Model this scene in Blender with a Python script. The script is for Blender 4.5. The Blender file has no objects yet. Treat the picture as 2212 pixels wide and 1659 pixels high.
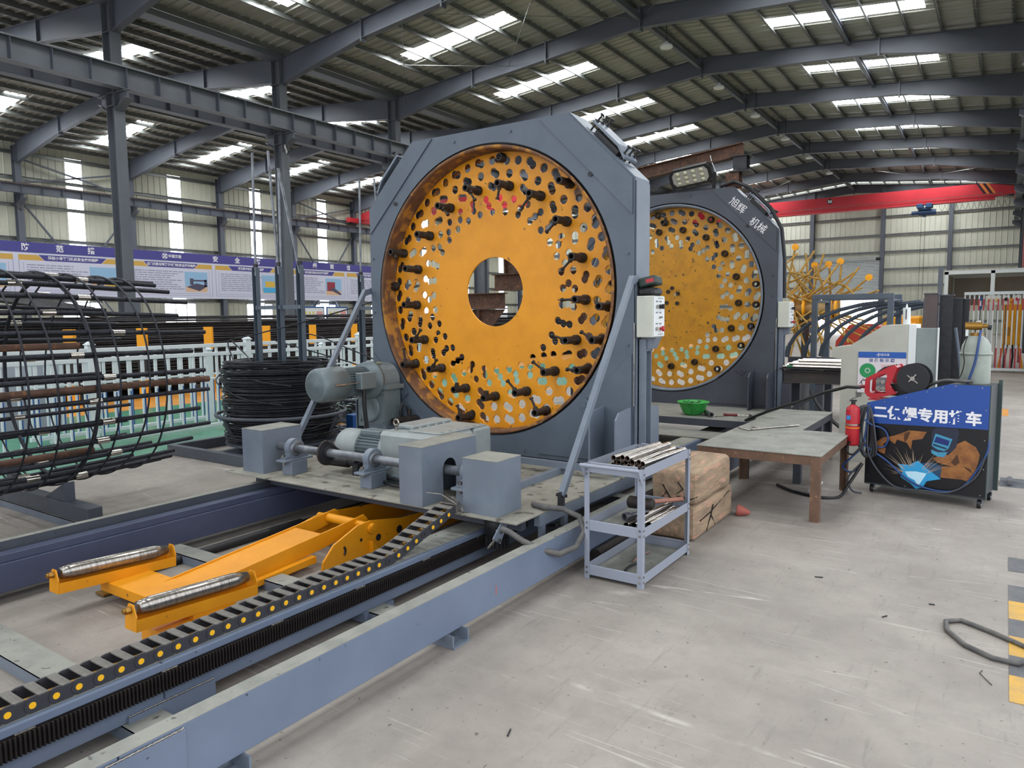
import bpy, bmesh, math, random
from math import sin, cos, pi, radians as R
from mathutils import Vector as V, Matrix
rnd = random.Random(7)
scn = bpy.context.scene
COL = scn.collection

# ------------------------------------------------------------------ camera, world, sun, exposure
cam_d = bpy.data.cameras.new('camera')
cam = bpy.data.objects.new('camera', cam_d); COL.objects.link(cam); scn.camera = cam
cam_d.sensor_fit = 'HORIZONTAL'; cam_d.sensor_width = 36.0
cam_d.lens = 36.0 * 1569.38 / 2212.0
cam_d.clip_start = 0.05; cam_d.clip_end = 400
YAW, PITCH, ROLL = R(34.162), R(5.3456), R(-0.5688)
fw = V((-sin(YAW) * cos(PITCH), cos(YAW) * cos(PITCH), -sin(PITCH)))
rt = V((cos(YAW), sin(YAW), 0)); up = rt.cross(fw)
r2 = rt * cos(ROLL) + up * sin(ROLL); u2 = up * cos(ROLL) - rt * sin(ROLL)
m = Matrix((r2, u2, -fw)).transposed().to_4x4(); m.translation = V((0, 0, 1.7))
cam.matrix_world = m

world = bpy.data.worlds.new('overcast'); scn.world = world; world.use_nodes = True
wn = world.node_tree.nodes; wl = world.node_tree.links
bg = wn['Background']
tc = wn.new('ShaderNodeTexCoord'); sp = wn.new('ShaderNodeSeparateXYZ'); cr = wn.new('ShaderNodeValToRGB')
wl.new(tc.outputs['Generated'], sp.inputs[0]); wl.new(sp.outputs['Z'], cr.inputs[0]); wl.new(cr.outputs[0], bg.inputs[0])
cr.color_ramp.elements[0].position = 0.0; cr.color_ramp.elements[0].color = (.80, .84, .92, 1)
cr.color_ramp.elements[1].position = 0.9; cr.color_ramp.elements[1].color = (.93, .96, 1.0, 1)
bg.inputs[1].default_value = 2.3
SKYLIGHT = 30.0     # radiance of the daylit translucent roof panels
PANE = 6.0          # radiance of the daylit translucent wall panels
scn.view_settings.view_transform = 'Standard'; scn.view_settings.look = 'None'
scn.view_settings.gamma = 1.0; scn.view_settings.use_curve_mapping = False
scn.view_settings.exposure = 0.03
scn.cycles.use_denoising = True
scn.cycles.max_bounces = 8; scn.cycles.diffuse_bounces = 5; scn.cycles.glossy_bounces = 3
scn.cycles.sample_clamp_indirect = 6.0
scn.cycles.caustics_reflective = False; scn.cycles.caustics_refractive = False

# ------------------------------------------------------------------ materials
def lin(h):
    if isinstance(h, str):
        c = [int(h[i:i+2], 16) / 255 for i in (0, 2, 4)]
    else: c = [v / 255 for v in h]
    return tuple((v / 12.92 if v <= .04045 else ((v + .055) / 1.055) ** 2.4) for v in c) + (1,)
MATS = {}
def mat(name, col, rough=.55, metal=0., col2=None, scale=6., amount=.5, lo=.4, hi=.65, bump=0., bscale=60., stretch=None, col3=None, s3=40., lo3=.62, hi3=.68, emit=None, estr=1., spec=.5, detail=8):
    if name in MATS: return MATS[name]
    mt = bpy.data.materials.new(name); mt.use_nodes = True
    n = mt.node_tree.nodes; l = mt.node_tree.links; b = n['Principled BSDF']
    b.inputs['Roughness'].default_value = rough; b.inputs['Metallic'].default_value = metal
    b.inputs['Specular IOR Level'].default_value = spec
    b.inputs['Base Color'].default_value = lin(col)
    co = n.new('ShaderNodeTexCoord'); out = co.outputs['Object']
    if stretch:
        mp = n.new('ShaderNodeMapping'); mp.inputs['Scale'].default_value = stretch; l.new(out, mp.inputs[0]); out = mp.outputs[0]
    src = None
    if col2 is not None:
        t = n.new('ShaderNodeTexNoise'); t.inputs['Scale'].default_value = scale; t.inputs['Detail'].default_value = detail
        t.inputs['Roughness'].default_value = .62
        l.new(out, t.inputs['Vector'])
        r = n.new('ShaderNodeValToRGB'); r.color_ramp.elements[0].position = lo; r.color_ramp.elements[1].position = hi
        l.new(t.outputs['Fac'], r.inputs[0])
        r.color_ramp.elements[0].color = (0, 0, 0, 1); r.color_ramp.elements[1].color = (amount * 1., ) * 3 + (1,)
        mx = n.new('ShaderNodeMix'); mx.data_type = 'RGBA'
        mx.inputs['A'].default_value = lin(col); mx.inputs['B'].default_value = lin(col2)
        l.new(r.outputs[0], mx.inputs['Factor']); src = mx.outputs['Result']
        if col3 is not None:
            t3 = n.new('ShaderNodeTexNoise'); t3.inputs['Scale'].default_value = s3; t3.inputs['Detail'].default_value = 4
            l.new(out, t3.inputs['Vector'])
            r3 = n.new('ShaderNodeValToRGB'); r3.color_ramp.elements[0].position = lo3; r3.color_ramp.elements[1].position = hi3
            l.new(t3.outputs['Fac'], r3.inputs[0])
            m3 = n.new('ShaderNodeMix'); m3.data_type = 'RGBA'; l.new(src, m3.inputs['A']); m3.inputs['B'].default_value = lin(col3)
            l.new(r3.outputs[0], m3.inputs['Factor']); src = m3.outputs['Result']
        l.new(src, b.inputs['Base Color'])
    if bump:
        t2 = n.new('ShaderNodeTexNoise'); t2.inputs['Scale'].default_value = bscale; t2.inputs['Detail'].default_value = 3
        l.new(out, t2.inputs['Vector'])
        bp = n.new('ShaderNodeBump'); bp.inputs['Strength'].default_value = bump; bp.inputs['Distance'].default_value = .01
        l.new(t2.outputs['Fac'], bp.inputs['Height']); l.new(bp.outputs[0], b.inputs['Normal'])
    if emit is not None:
        b.inputs['Emission Color'].default_value = lin(emit); b.inputs['Emission Strength'].default_value = estr
    MATS[name] = mt; return mt

grey = mat('grey_blue_paint', '68727f', .42, col2='77818d', scale=3, amount=.7, col3='3e444c', s3=55, lo3=.70, hi3=.74)
grey_front = mat('grey_front_shade', '4c5763', .45, col2='57626e', scale=2.2, amount=.8, col3='343a42', s3=30, lo3=.72, hi3=.76)  # same paint as grey, with the shade on the near frame's front mixed in
grey_dark = mat('dark_frame_paint', '3d424b', .5, col2='484e58', scale=2.5, amount=.7, col3='22262c', s3=25, lo3=.7, hi3=.75)
beam_paint = mat('beam_paint', '6f7b8f', .40, col2='636f83', scale=1.6, amount=.8, col3='333a44', s3=26, lo3=.715, hi3=.74)
dusty_top = mat('dusty_steel', '8b8c84', .7, col2='6f716b', scale=5, amount=.8, col3='4b4a46', s3=22, lo3=.66, hi3=.72, bump=.1)
deck_top = mat('deck_dust', '97958a', .75, col2='77756c', scale=4, amount=.9, col3='55504a', s3=9, lo3=.6, hi3=.66)
struct_m = mat('structure_paint', '5a5f69', .5, col2='5f646d', scale=.8, amount=.6)
struct_l = mat('structure_light', '646970', .5, col2='565b62', scale=.8, amount=.6)
purlin_m = mat('galvanised_purlin', '777a78', .35, .6, col2='8c8f8c', scale=1.5, amount=.7)
rust = mat('brown_rust', '5e4436', .8, col2='3f2f27', scale=9, amount=.9, col3='7d5638', s3=30, lo3=.58, hi3=.66, bump=.2)
rust_ring = mat('rusted_ring', '7a5232', .75, col2='4a352a', scale=5, amount=.9, col3='a8742c', s3=8, lo3=.52, hi3=.62, bump=.15)
rust_lite = mat('rusty_table_steel', '6c5140', .75, col2='554234', scale=8, amount=.8, col3='83624a', s3=25, lo3=.6, hi3=.68)
steel = mat('worn_steel', 'a8a39c', .25, .9, col2='6f6a64', scale=14, amount=.7, stretch=(1, 5, 1))
chrome = mat('bright_steel', 'c4beb6', .2, 1., col2='948d86', scale=20, amount=.6)
shaft_m = mat('shaft_steel', '80848a', .35, .6, col2='53565c', scale=9, amount=.8)
dark_metal = mat('dark_metal', '2a2b2e', .5, .4, col2='3a3a3d', scale=12, amount=.7, bump=.1)
black_metal = mat('black_iron', '24201f', .55, .3, col2='3a302a', scale=14, amount=.6, bump=.15)
rebar_m = mat('rebar_steel', '2d3038', .5, .5, col2='1c1e24', scale=30, amount=.7, bump=.3, bscale=90)
rebar_old = mat('stock_bar_steel', '37353a', .5, .5, col2='232124', scale=5, amount=.8)
wire_m = mat('coil_wire', '34353a', .38, .7, col2='202125', scale=8, amount=.6)
yellow = mat('machine_yellow', 'dd9204', .5, col2='cc8403', scale=3, amount=.8, col3='5c4526', s3=14, lo3=.70, hi3=.74)
yellow2 = mat('disc_yellow_second', 'c28710', .5, col2='a8740f', scale=6, amount=.8, col3='4f3b1c', s3=20, lo3=.64, hi3=.72)
yel_old = mat('weathered_yellow', 'b98a30', .7, col2='8f7744', scale=9, amount=.8, col3='584a34', s3=14, lo3=.6, hi3=.7)
yel_clean = mat('safety_yellow', 'efa307', .5)
motor_g = mat('motor_grey_green', '69767a', .4, col2='5b676b', scale=4, amount=.7)
motor_l = mat('gearbox_grey', '929a9a', .45, col2='7e8686', scale=5, amount=.7)
black_pl = mat('black_plastic', '1a1b1e', .5)
chain_m = mat('drag_chain_plastic', '333338', .55, col2='26262b', scale=10, amount=.6)
chain_top = mat('dusty_plastic', '6f6c66', .7, col2='56544f', scale=14, amount=.7)
ydot = mat('yellow_dot', 'f0b416', .5)
rubber = mat('rubber_hose', '4a4a4a', .6, col2='6a6762', scale=12, amount=.8)
cable_b = mat('black_cable', '16171a', .5)
cable_blue = mat('blue_cable', '1f3f74', .45)
white_pl = mat('white_fence', 'd6dde0', .5, col2='c2cace', scale=3, amount=.5)
white_m = mat('white_sheet', 'd9dedd', .5)
cream = mat('cream_enclosure', 'c6c9bd', .5, col2='b9bbae', scale=3, amount=.6)
cab_m = mat('cabinet_paint', 'b4b5aa', .5, col2='a3a498', scale=2.5, amount=.7)
wood = mat('old_timber', 'a08a70', .85, col2='7d6b58', scale=3, amount=.9, col3='b98f78', s3=4, lo3=.55, hi3=.66, bump=.5, bscale=25, stretch=(6, 1, 6))
wood_end = mat('timber_end_grain', '8f7a66', .9, col2='6b5a4c', scale=6, amount=.9, bump=.6, bscale=30)
crack_m = mat('timber_crack', '1d1712', .9)
red_p = mat('red_paint', 'b3202c', .4, col2='9c1b26', scale=3, amount=.5)
crane_red = mat('crane_red', 'c0303a', .45, col2='ad2832', scale=1.2, amount=.5)
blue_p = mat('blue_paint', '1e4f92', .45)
hoist_m = mat('hoist_blue', '2b4a72', .45)
green_pl = mat('green_plastic', '3aa84a', .45, col2='226b32', scale=10, amount=.7, lo=.5, hi=.62)
trolley_m = mat('tool_cart_grey', '9096a3', .4)
gas_m = mat('cylinder_paint', '98a198', .5, col2='7f877f', scale=7, amount=.7)
brass = mat('brass_fitting', '9a7434', .35, .7)
white_t = mat('white_lettering', 'e8e8ea', .6)
glass_l = mat('lamp_lens', 'b7b79c', .15, .2)
led_face = mat('lamp_face_white', 'd9ddda', .4)
tarp = mat('beige_sheet', 'a59d93', .7, col2='948c84', scale=2, amount=.6)

def wall_sheet(name, c1, c2):
    m_ = mat(name, c1, .55, col2=c2, scale=.6, amount=.7); return m_
wall_m = wall_sheet('cream_wall_sheet', 'c9cab9', 'bebfae')
gable_m = wall_sheet('gable_wall_sheet', 'd0d2c3', 'c6c8b8')
roof_m = mat('roof_sheet', 'aaaba4', .5, col2='9a9b94', scale=.5, amount=.7)
roof_aisle = mat('roof_sheet_aisle', 'a29f95', .5, col2='8d8a80', scale=.5, amount=.7)
sky_m = mat('daylit_skylight', 'ffffff', .5, emit='fafdff', estr=SKYLIGHT)
pane_m = mat('daylit_wall_panel', 'ffffff', .5, emit='f4f9ff', estr=PANE)

# concrete floor
def floor_mat():
    mt = bpy.data.materials.new('concrete_floor'); mt.use_nodes = True
    n = mt.node_tree.nodes; l = mt.node_tree.links; b = n['Principled BSDF']
    b.inputs['Roughness'].default_value = .62
    g = n.new('ShaderNodeNewGeometry'); P = g.outputs['Position']
    def noise(s, d=6, ro=.6, vec=None):
        t = n.new('ShaderNodeTexNoise'); t.inputs['Scale'].default_value = s; t.inputs['Detail'].default_value = d; t.inputs['Roughness'].default_value = ro
        l.new(vec or P, t.inputs['Vector']); return t.outputs['Fac']
    def ramp(f, a, b_, ca=(0, 0, 0, 1), cb=(1, 1, 1, 1)):
        r = n.new('ShaderNodeValToRGB'); r.color_ramp.elements[0].position = a; r.color_ramp.elements[1].position = b_
        r.color_ramp.elements[0].color = ca; r.color_ramp.elements[1].color = cb; l.new(f, r.inputs[0]); return r.outputs[0]
    def mix(f, a, b_):
        m_ = n.new('ShaderNodeMix'); m_.data_type = 'RGBA'
        l.new(f, m_.inputs['Factor']); (l.new(a, m_.inputs['A']) if not isinstance(a, tuple) else setattr(m_.inputs['A'], 'default_value', a))
        (l.new(b_, m_.inputs['B']) if not isinstance(b_, tuple) else setattr(m_.inputs['B'], 'default_value', b_)); return m_.outputs['Result']
    base = mix(ramp(noise(1.1), .35, .68), lin('857e77'), lin('9c958d'))
    base = mix(ramp(noise(6, 8, .7), .45, .75, cb=(.45,) * 3 + (1,)), base, lin('706b66'))
    mp = n.new('ShaderNodeMapping'); mp.inputs['Rotation'].default_value = (0, 0, R(-25)); mp.inputs['Scale'].default_value = (9, .9, 1); l.new(P, mp.inputs[0])
    base = mix(ramp(noise(2.2, 5, .7, mp.outputs[0]), .58, .70, cb=(.35,) * 3 + (1,)), base, lin('5f5a56'))
    base = mix(ramp(noise(26, 3, .6), .66, .72, cb=(.8,) * 3 + (1,)), base, lin('4d4843'))
    # scratches: thin lines from a stretched voronoi edge
    for ang, sc, th in ((52, 1.6, .004), (64, .9, .0035)):
        m2 = n.new('ShaderNodeMapping'); m2.inputs['Rotation'].default_value = (0, 0, R(ang)); m2.inputs['Scale'].default_value = (.12 * sc, 3.2 * sc, 1); l.new(P, m2.inputs[0])
        nz = n.new('ShaderNodeTexNoise'); nz.inputs['Scale'].default_value = .7; l.new(m2.outputs[0], nz.inputs['Vector'])
        w = n.new('ShaderNodeTexVoronoi'); w.feature = 'DISTANCE_TO_EDGE'; w.inputs['Scale'].default_value = 1.3; w.inputs['Randomness'].default_value = 1
        ad = n.new('ShaderNodeVectorMath'); ad.operation = 'MULTIPLY_ADD'; l.new(nz.outputs['Color'], ad.inputs[0]); ad.inputs[1].default_value = (.4, .4, 0); l.new(m2.outputs[0], ad.inputs[2])
        l.new(ad.outputs[0], w.inputs['Vector'])
        line = ramp(w.outputs['Distance'], th * .6, th * 2.2, (1, 1, 1, 1), (0, 0, 0, 1))
        msk = ramp(noise(.9 + ang * .01), .5, .62)
        mm = n.new('ShaderNodeMath'); mm.operation = 'MULTIPLY'; l.new(line, mm.inputs[0]); l.new(msk, mm.inputs[1])
        m5 = n.new('ShaderNodeMath'); m5.operation = 'MULTIPLY'; l.new(mm.outputs[0], m5.inputs[0]); m5.inputs[1].default_value = .6
        base = mix(m5.outputs[0], base, lin('cfcac4'))
    l.new(base, b.inputs['Base Color'])
    bp = n.new('ShaderNodeBump'); bp.inputs['Strength'].default_value = .12; bp.inputs['Distance'].default_value = .01
    l.new(noise(30, 4), bp.inputs['Height']); l.new(bp.outputs[0], b.inputs['Normal'])
    return mt
floor_m = floor_mat()
def paint_mat(name, c1, c2):
    return mat(name, c1, .3, col2=c2, scale=2.5, amount=.8, stretch=(1, 3, 1), col3='8fa08f', s3=12, lo3=.66, hi3=.72)
green_floor = paint_mat('green_floor_paint', '4f8f73', '3f7a60')
orange_floor = mat('orange_floor_paint', 'cf8d35', .45, col2='b97b2c', scale=2, amount=.7)

# ------------------------------------------------------------------ mesh helpers
def frame_of(d):
    d = d.normalized(); a = V((0, 0, 1)) if abs(d.z) < .9 else V((1, 0, 0))
    u = d.cross(a).normalized(); w = d.cross(u).normalized(); return d, u, w
class MB:
    def __init__(s): s.v = []; s.f = []; s.sm = []
    def add(s, vs, fs, smooth=False):
        o = len(s.v); s.v += [tuple(p) for p in vs]; s.f += [tuple(i + o for i in f) for f in fs]; s.sm += [smooth] * len(fs); return s
    def box(s, x0, x1, y0, y1, z0, z1):
        vs = [(x, y, z) for z in (z0, z1) for y in (y0, y1) for x in (x0, x1)]
        return s.add(vs, [(0, 2, 3, 1), (4, 5, 7, 6), (0, 1, 5, 4), (2, 6, 7, 3), (0, 4, 6, 2), (1, 3, 7, 5)])
    def bbox(s, x0, x1, y0, y1, z0, z1, b=.004):
        # box with chamfered edges
        cs = []
        X = (x0, x1); Y = (y0, y1); Z = (z0, z1); vs = []; idx = {}
        for i in (0, 1):
            for j in (0, 1):
                for k in (0, 1):
                    sx = b if i == 0 else -b; sy = b if j == 0 else -b; sz = b if k == 0 else -b
                    for ax in range(3):
                        p = [X[i] + sx, Y[j] + sy, Z[k] + sz]; p[ax] = (X[i], Y[j], Z[k])[ax]
                        idx[(i, j, k, ax)] = len(vs); vs.append(p)
        fs = []
        for ax in range(3):
            for e in (0, 1):
                q = []
                for (a, c) in ((0, 0), (1, 0), (1, 1), (0, 1)):
                    t = [a, c]; t.insert(ax, e); q.append(idx[(t[0], t[1], t[2], ax)])
                fs.append(q if (e == 1) == (ax != 1) else q[::-1])
        for ax in range(3):
            o1, o2 = [a for a in range(3) if a != ax]
            for a in (0, 1):
                for c in (0, 1):
                    t0 = [0, 0, 0]; t0[o1] = a; t0[o2] = c; t1 = list(t0); t1[ax] = 1
                    fs.append([idx[(*t0, o1)], idx[(*t0, o2)], idx[(*t1, o2)], idx[(*t1, o1)]])
        for i in (0, 1):
            for j in (0, 1):
                for k in (0, 1): fs.append([idx[(i, j, k, 0)], idx[(i, j, k, 1)], idx[(i, j, k, 2)]])
        return s.add(vs, fs)
    def bar(s, p0, p1, w, h, upv=None, ends=None):
        p0 = V(p0); p1 = V(p1); d = (p1 - p0).normalized()
        a = V(upv) if upv else (V((0, 0, 1)) if abs(d.z) < .95 else V((0, 1, 0)))
        u = d.cross(a).normalized(); w_ = u.cross(d).normalized()
        vs = [p + u * (sx * w / 2) + w_ * (sz * h / 2) for p in (p0, p1) for sz in (-1, 1) for sx in (-1, 1)]
        return s.add(vs, [(0, 2, 3, 1), (4, 5, 7, 6), (0, 1, 5, 4), (2, 6, 7, 3), (0, 4, 6, 2), (1, 3, 7, 5)])
    def cyl(s, p0, p1, r, n=16, r1=None, caps=True, smooth=True):
        p0 = V(p0); p1 = V(p1); d, u, w = frame_of(p1 - p0); r1 = r if r1 is None else r1
        vs = [p + u * (q * cos(2 * pi * i / n)) + w * (q * sin(2 * pi * i / n)) for p, q in ((p0, r), (p1, r1)) for i in range(n)]
        s.add(vs, [(i, (i + 1) % n, n + (i + 1) % n, n + i) for i in range(n)], smooth)
        if caps:
            s.add(vs[:n], [tuple(range(n))[::-1]]); s.add(vs[n:], [tuple(range(n))])
        return s
    def tube(s, p0, p1, ro, ri, n=16):
        p0 = V(p0); p1 = V(p1); d, u, w = frame_of(p1 - p0)
        vs = [p + u * (q * cos(2 * pi * i / n)) + w * (q * sin(2 * pi * i / n)) for p in (p0, p1) for q in (ro, ri) for i in range(n)]
        j = lambda i: (i + 1) % n
        s.add(vs, [(i, j(i), 2 * n + j(i), 2 * n + i) for i in range(n)] + [(n + i, 3 * n + i, 3 * n + j(i), n + j(i)) for i in range(n)], True)
        s.add(vs, [(i, n + i, n + j(i), j(i)) for i in range(n)] + [(2 * n + i, 2 * n + j(i), 3 * n + j(i), 3 * n + i) for i in range(n)]); return s
    def lathe(s, c, axis, prof, n=24, smooth=True, caps=True):
        # prof: list of (distance along axis, radius)
        c = V(c); d, u, w = frame_of(V(axis)); vs = []
        for t, r in prof:
            for i in range(n): vs.append(c + d * t + u * (r * cos(2 * pi * i / n)) + w * (r * sin(2 * pi * i / n)))
        k = len(prof)
        s.add(vs, [(a * n + i, a * n + (i + 1) % n, (a + 1) * n + (i + 1) % n, (a + 1) * n + i) for a in range(k - 1) for i in range(n)], smooth)
        if caps:
            s.add(vs[:n], [tuple(range(n))[::-1]]); s.add(vs[-n:], [tuple(range(n))])
        return s
    def sweep(s, pts, r, n=8, closed=False, caps=True):
        pts = [V(p) for p in pts]; k = len(pts); vs = []
        t0 = (pts[1] - pts[0]).normalized(); _, u, w = frame_of(t0); prev = t0
        for i, p in enumerate(pts):
            if closed: t = (pts[(i + 1) % k] - pts[i - 1]).normalized()
            else: t = (pts[min(i + 1, k - 1)] - pts[max(i - 1, 0)]).normalized()
            q = prev.rotation_difference(t); u = q @ u; w = q @ w; prev = t
            rr = r[i] if isinstance(r, (list, tuple)) else r
            for a in range(n): vs.append(p + u * (rr * cos(2 * pi * a / n)) + w * (rr * sin(2 * pi * a / n)))
        fs = [(i * n + a, i * n + (a + 1) % n, ((i + 1) % k) * n + (a + 1) % n, ((i + 1) % k) * n + a) for i in range(k if closed else k - 1) for a in range(n)]
        s.add(vs, fs, True)
        if caps and not closed: s.add(vs[:n], [tuple(range(n))[::-1]]); s.add(vs[-n:], [tuple(range(n))])
        return s
    def prism(s, poly, axis, a, b):
        # poly in the two other axes (order x,y,z minus axis)
        n = len(poly)
        def P(p, t):
            q = list(p); q.insert(axis, t); return q
        vs = [P(p, a) for p in poly] + [P(p, b) for p in poly]
        return s.add(vs, [tuple(range(n))[::-1], tuple(range(n, 2 * n))] + [(i, (i + 1) % n, n + (i + 1) % n, n + i) for i in range(n)])
    def ibeam_y(s, xc, y0, y1, z0, z1, w, tf=.02, tw=.012):
        s.box(xc - w / 2, xc + w / 2, y0, y1, z0, z0 + tf); s.box(xc - w / 2, xc + w / 2, y0, y1, z1 - tf, z1)
        return s.box(xc - tw / 2, xc + tw / 2, y0, y1, z0 + tf, z1 - tf)
    def xf(s, M_):
        s.v = [tuple(M_ @ V(p)) for p in s.v]; return s
    def mesh(s, name, mt, off=(0, 0, 0)):
        me = bpy.data.meshes.new(name)
        me.from_pydata([(p[0] - off[0], p[1] - off[1], p[2] - off[2]) for p in s.v], [], s.f)
        me.polygons.foreach_set('use_smooth', s.sm)
        me.materials.append(mt); me.update()
        bm = bmesh.new(); bm.from_mesh(me); bmesh.ops.recalc_face_normals(bm, faces=bm.faces); bm.to_mesh(me); bm.free()
        return me
def tag(o, label=None, cat=None, group=None, kind=None):
    if label: o['label'] = label
    if cat: o['category'] = cat
    if group: o['group'] = group
    if kind: o['kind'] = kind
    return o
ORIG = {}
def thing(name, loc, label, cat, group=None):
    o = bpy.data.objects.new(name, None); COL.objects.link(o); o.location = loc; o.empty_display_size = .1
    ORIG[o.name] = V(loc); return tag(o, label, cat, group)
def part(name, mb, mt, parent, label=None, kind=None):
    off = ORIG[parent.name]
    me = mb if isinstance(mb, bpy.types.Mesh) else mb.mesh(name, mt, off)
    o = bpy.data.objects.new(name, me); COL.objects.link(o); o.parent = parent
    ORIG[o.name] = off
    return tag(o, label, None, None, kind)
def solo(name, mb, mt, label, cat, group=None, kind=None, extra=None):
    xs = [p[0] for p in mb.v]; ys = [p[1] for p in mb.v]; zs = [p[2] for p in mb.v]
    c = V(((min(xs) + max(xs)) / 2, (min(ys) + max(ys)) / 2, min(zs)))
    o = bpy.data.objects.new(name, mb.mesh(name, mt, c)); COL.objects.link(o); o.location = c; ORIG[o.name] = c
    return tag(o, label, cat, group, kind)
def struct(name, mb, mt):
    o = bpy.data.objects.new(name, mb.mesh(name, mt)); COL.objects.link(o); ORIG[o.name] = V((0, 0, 0)); o['kind'] = 'structure'; return o
def dup(root, delta, label=None, parent=None):
    c = root.copy(); COL.objects.link(c)
    if parent is None:
        c.location = V(root.location) + V(delta); ORIG[c.name] = c.location.copy()
        if label: c['label'] = label
    else: c.parent = parent; ORIG[c.name] = ORIG[parent.name]
    for ch in [k for k in KIDS.get(root.name, [])]: KIDS.setdefault(c.name, []).append(dup(ch, (0, 0, 0), None, c))
    return c
KIDS = {}
_part = part
def part(name, mb, mt, parent, label=None, kind=None):
    o = _part(name, mb, mt, parent, label, kind); KIDS.setdefault(parent.name, []).append(o); return o
def text_mb(body, size, M_, bold=0., depth=.0, align='CENTER', sx=1.):
    cu = bpy.data.curves.new('lettering', 'FONT'); cu.body = body; cu.size = size; cu.extrude = depth; cu.offset = bold
    cu.align_x = align; cu.align_y = 'CENTER'; cu.resolution_u = 2
    o = bpy.data.objects.new('lettering', cu); COL.objects.link(o)
    dg = bpy.context.evaluated_depsgraph_get(); me = bpy.data.meshes.new_from_object(o.evaluated_get(dg))
    mb = MB(); mb.add([(M_ @ V((v.co.x * sx, v.co.y, v.co.z))) for v in me.vertices], [tuple(p.vertices) for p in me.polygons])
    bpy.data.objects.remove(o); bpy.data.curves.remove(cu); bpy.data.meshes.remove(me)
    return mb
def basis(o, x, y):
    x = V(x).normalized(); y = V(y).normalized(); z = x.cross(y)
    m_ = Matrix((x, y, z)).transposed().to_4x4(); m_.translation = V(o); return m_
def circ_union(circles, n=20):
    """outlines of the union of overlapping circles: list of closed polygons"""
    left = list(range(len(circles))); comps = []
    while left:
        st = [left.pop()]; comp = []
        while st:
            a = st.pop(); comp.append(a)
            for b_ in list(left):
                if math.dist(circles[a][:2], circles[b_][:2]) < circles[a][2] + circles[b_][2] + .004: left.remove(b_); st.append(b_)
        comps.append(comp)
    out = []
    for comp in comps:
        pts = []
        for a in comp:
            x, y, r = circles[a]
            for i in range(n):
                p = (x + r * cos(2 * pi * i / n), y + r * sin(2 * pi * i / n))
                if all(b_ == a or math.dist(p, circles[b_][:2]) > circles[b_][2] + .001 for b_ in comp): pts.append(p)
        if len(comp) > 1:
            s0 = max(pts); path = [s0]; rest = [p for p in pts if p != s0]
            while rest:
                q = min(rest, key=lambda p: math.dist(p, path[-1])); 
                if math.dist(q, path[-1]) > .06: break
                path.append(q); rest.remove(q)
            pts = path
        out.append(pts)
    return out
def plate_holes(outer, holes, y0, y1, name, mt, off):
    """flat plate in the XZ plane with holes, thickness y0..y1"""
    cu = bpy.data.curves.new(name, 'CURVE'); cu.dimensions = '2D'; cu.fill_mode = 'BOTH'; cu.extrude = abs(y1 - y0) / 2
    for poly in [outer] + holes:
        sp_ = cu.splines.new('POLY'); sp_.points.add(len(poly) - 1); sp_.use_cyclic_u = True
        for i, p in enumerate(poly): sp_.points[i].co = (p[0], p[1], 0, 1)
    o = bpy.data.objects.new(name, cu); COL.objects.link(o)
    dg = bpy.context.evaluated_depsgraph_get(); me = bpy.data.meshes.new_from_object(o.evaluated_get(dg))
    ym = (y0 + y1) / 2
    for v in me.vertices: x, z, t = v.co; v.co = (x - off[0], ym + t - off[1], z - off[2])
    bpy.data.objects.remove(o); bpy.data.curves.remove(cu)
    me.materials.clear(); me.materials.append(mt)
    bm = bmesh.new(); bm.from_mesh(me); bmesh.ops.recalc_face_normals(bm, faces=bm.faces); bm.to_mesh(me); bm.free()
    return me
def circle(cx, cz, r, n=64): return [(cx + r * cos(2 * pi * i / n), cz + r * sin(2 * pi * i / n)) for i in range(n)]
# ================================================================== BUILDING
YN = [11.865 + 6 * n for n in range(-4, 10)]
Y0, Y1 = YN[0], YN[-1]
XW, XC, XR, RM, RA = -43.9, -22.2, 1.05, -10.74, -33.0
SL = .096; ZR = 12.3
def zroof(x): return ZR - SL * abs(x - RM) if x > XC else ZR - SL * abs(x - RA)
fl = struct('floor', MB().add([(XW, Y0 - 8, 0), (14, Y0 - 8, 0), (14, Y1 + 2, 0), (XW, Y1 + 2, 0)], [(0, 1, 2, 3)]), floor_m)
def slab(name, x0, x1, y0, y1, z1, mt):
    return struct(name, MB().box(x0, x1, y0, y1, .0005, z1), mt)
slab('trim_1', -13.6, -8.9, 1.5, 40, .003, green_floor); slab('trim_2', -15.9, -13.6, 1.5, 40, .004, orange_floor)
slab('trim_3', -8.9, -8.7, 1.5, 30, .003, orange_floor)
# hazard stripe: alternating painted blocks on the floor
hz = bpy.data.objects.new('floor_hazard_stripe', None); COL.objects.link(hz); hz['kind'] = 'structure'; ORIG[hz.name] = V((0, 0, 0))
yb = 3.72; k = 0; yp = mat('worn_yellow_marking', 'c79a3e', .6, col2='a58b5a', scale=9, amount=.8); bp_ = mat('worn_black_marking', '54565a', .6, col2='6b6a68', scale=9, amount=.7)
for dy in (.28, .24, .26, .26, .3, .3, .3, .32):
    if k not in (6,):
        part('painted_block', MB().box(.085, .50, yb, yb + dy, .0006, .003), (yp, bp_)[k % 2], hz)
    yb += dy; k += 1
# expansion joints
for xj in (-6.0,):
    struct('trim_4', MB().box(xj - .006, xj + .006, 2.9, 12, .0004, .0012), mat('joint_filler', '4a4642', .9))

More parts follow.
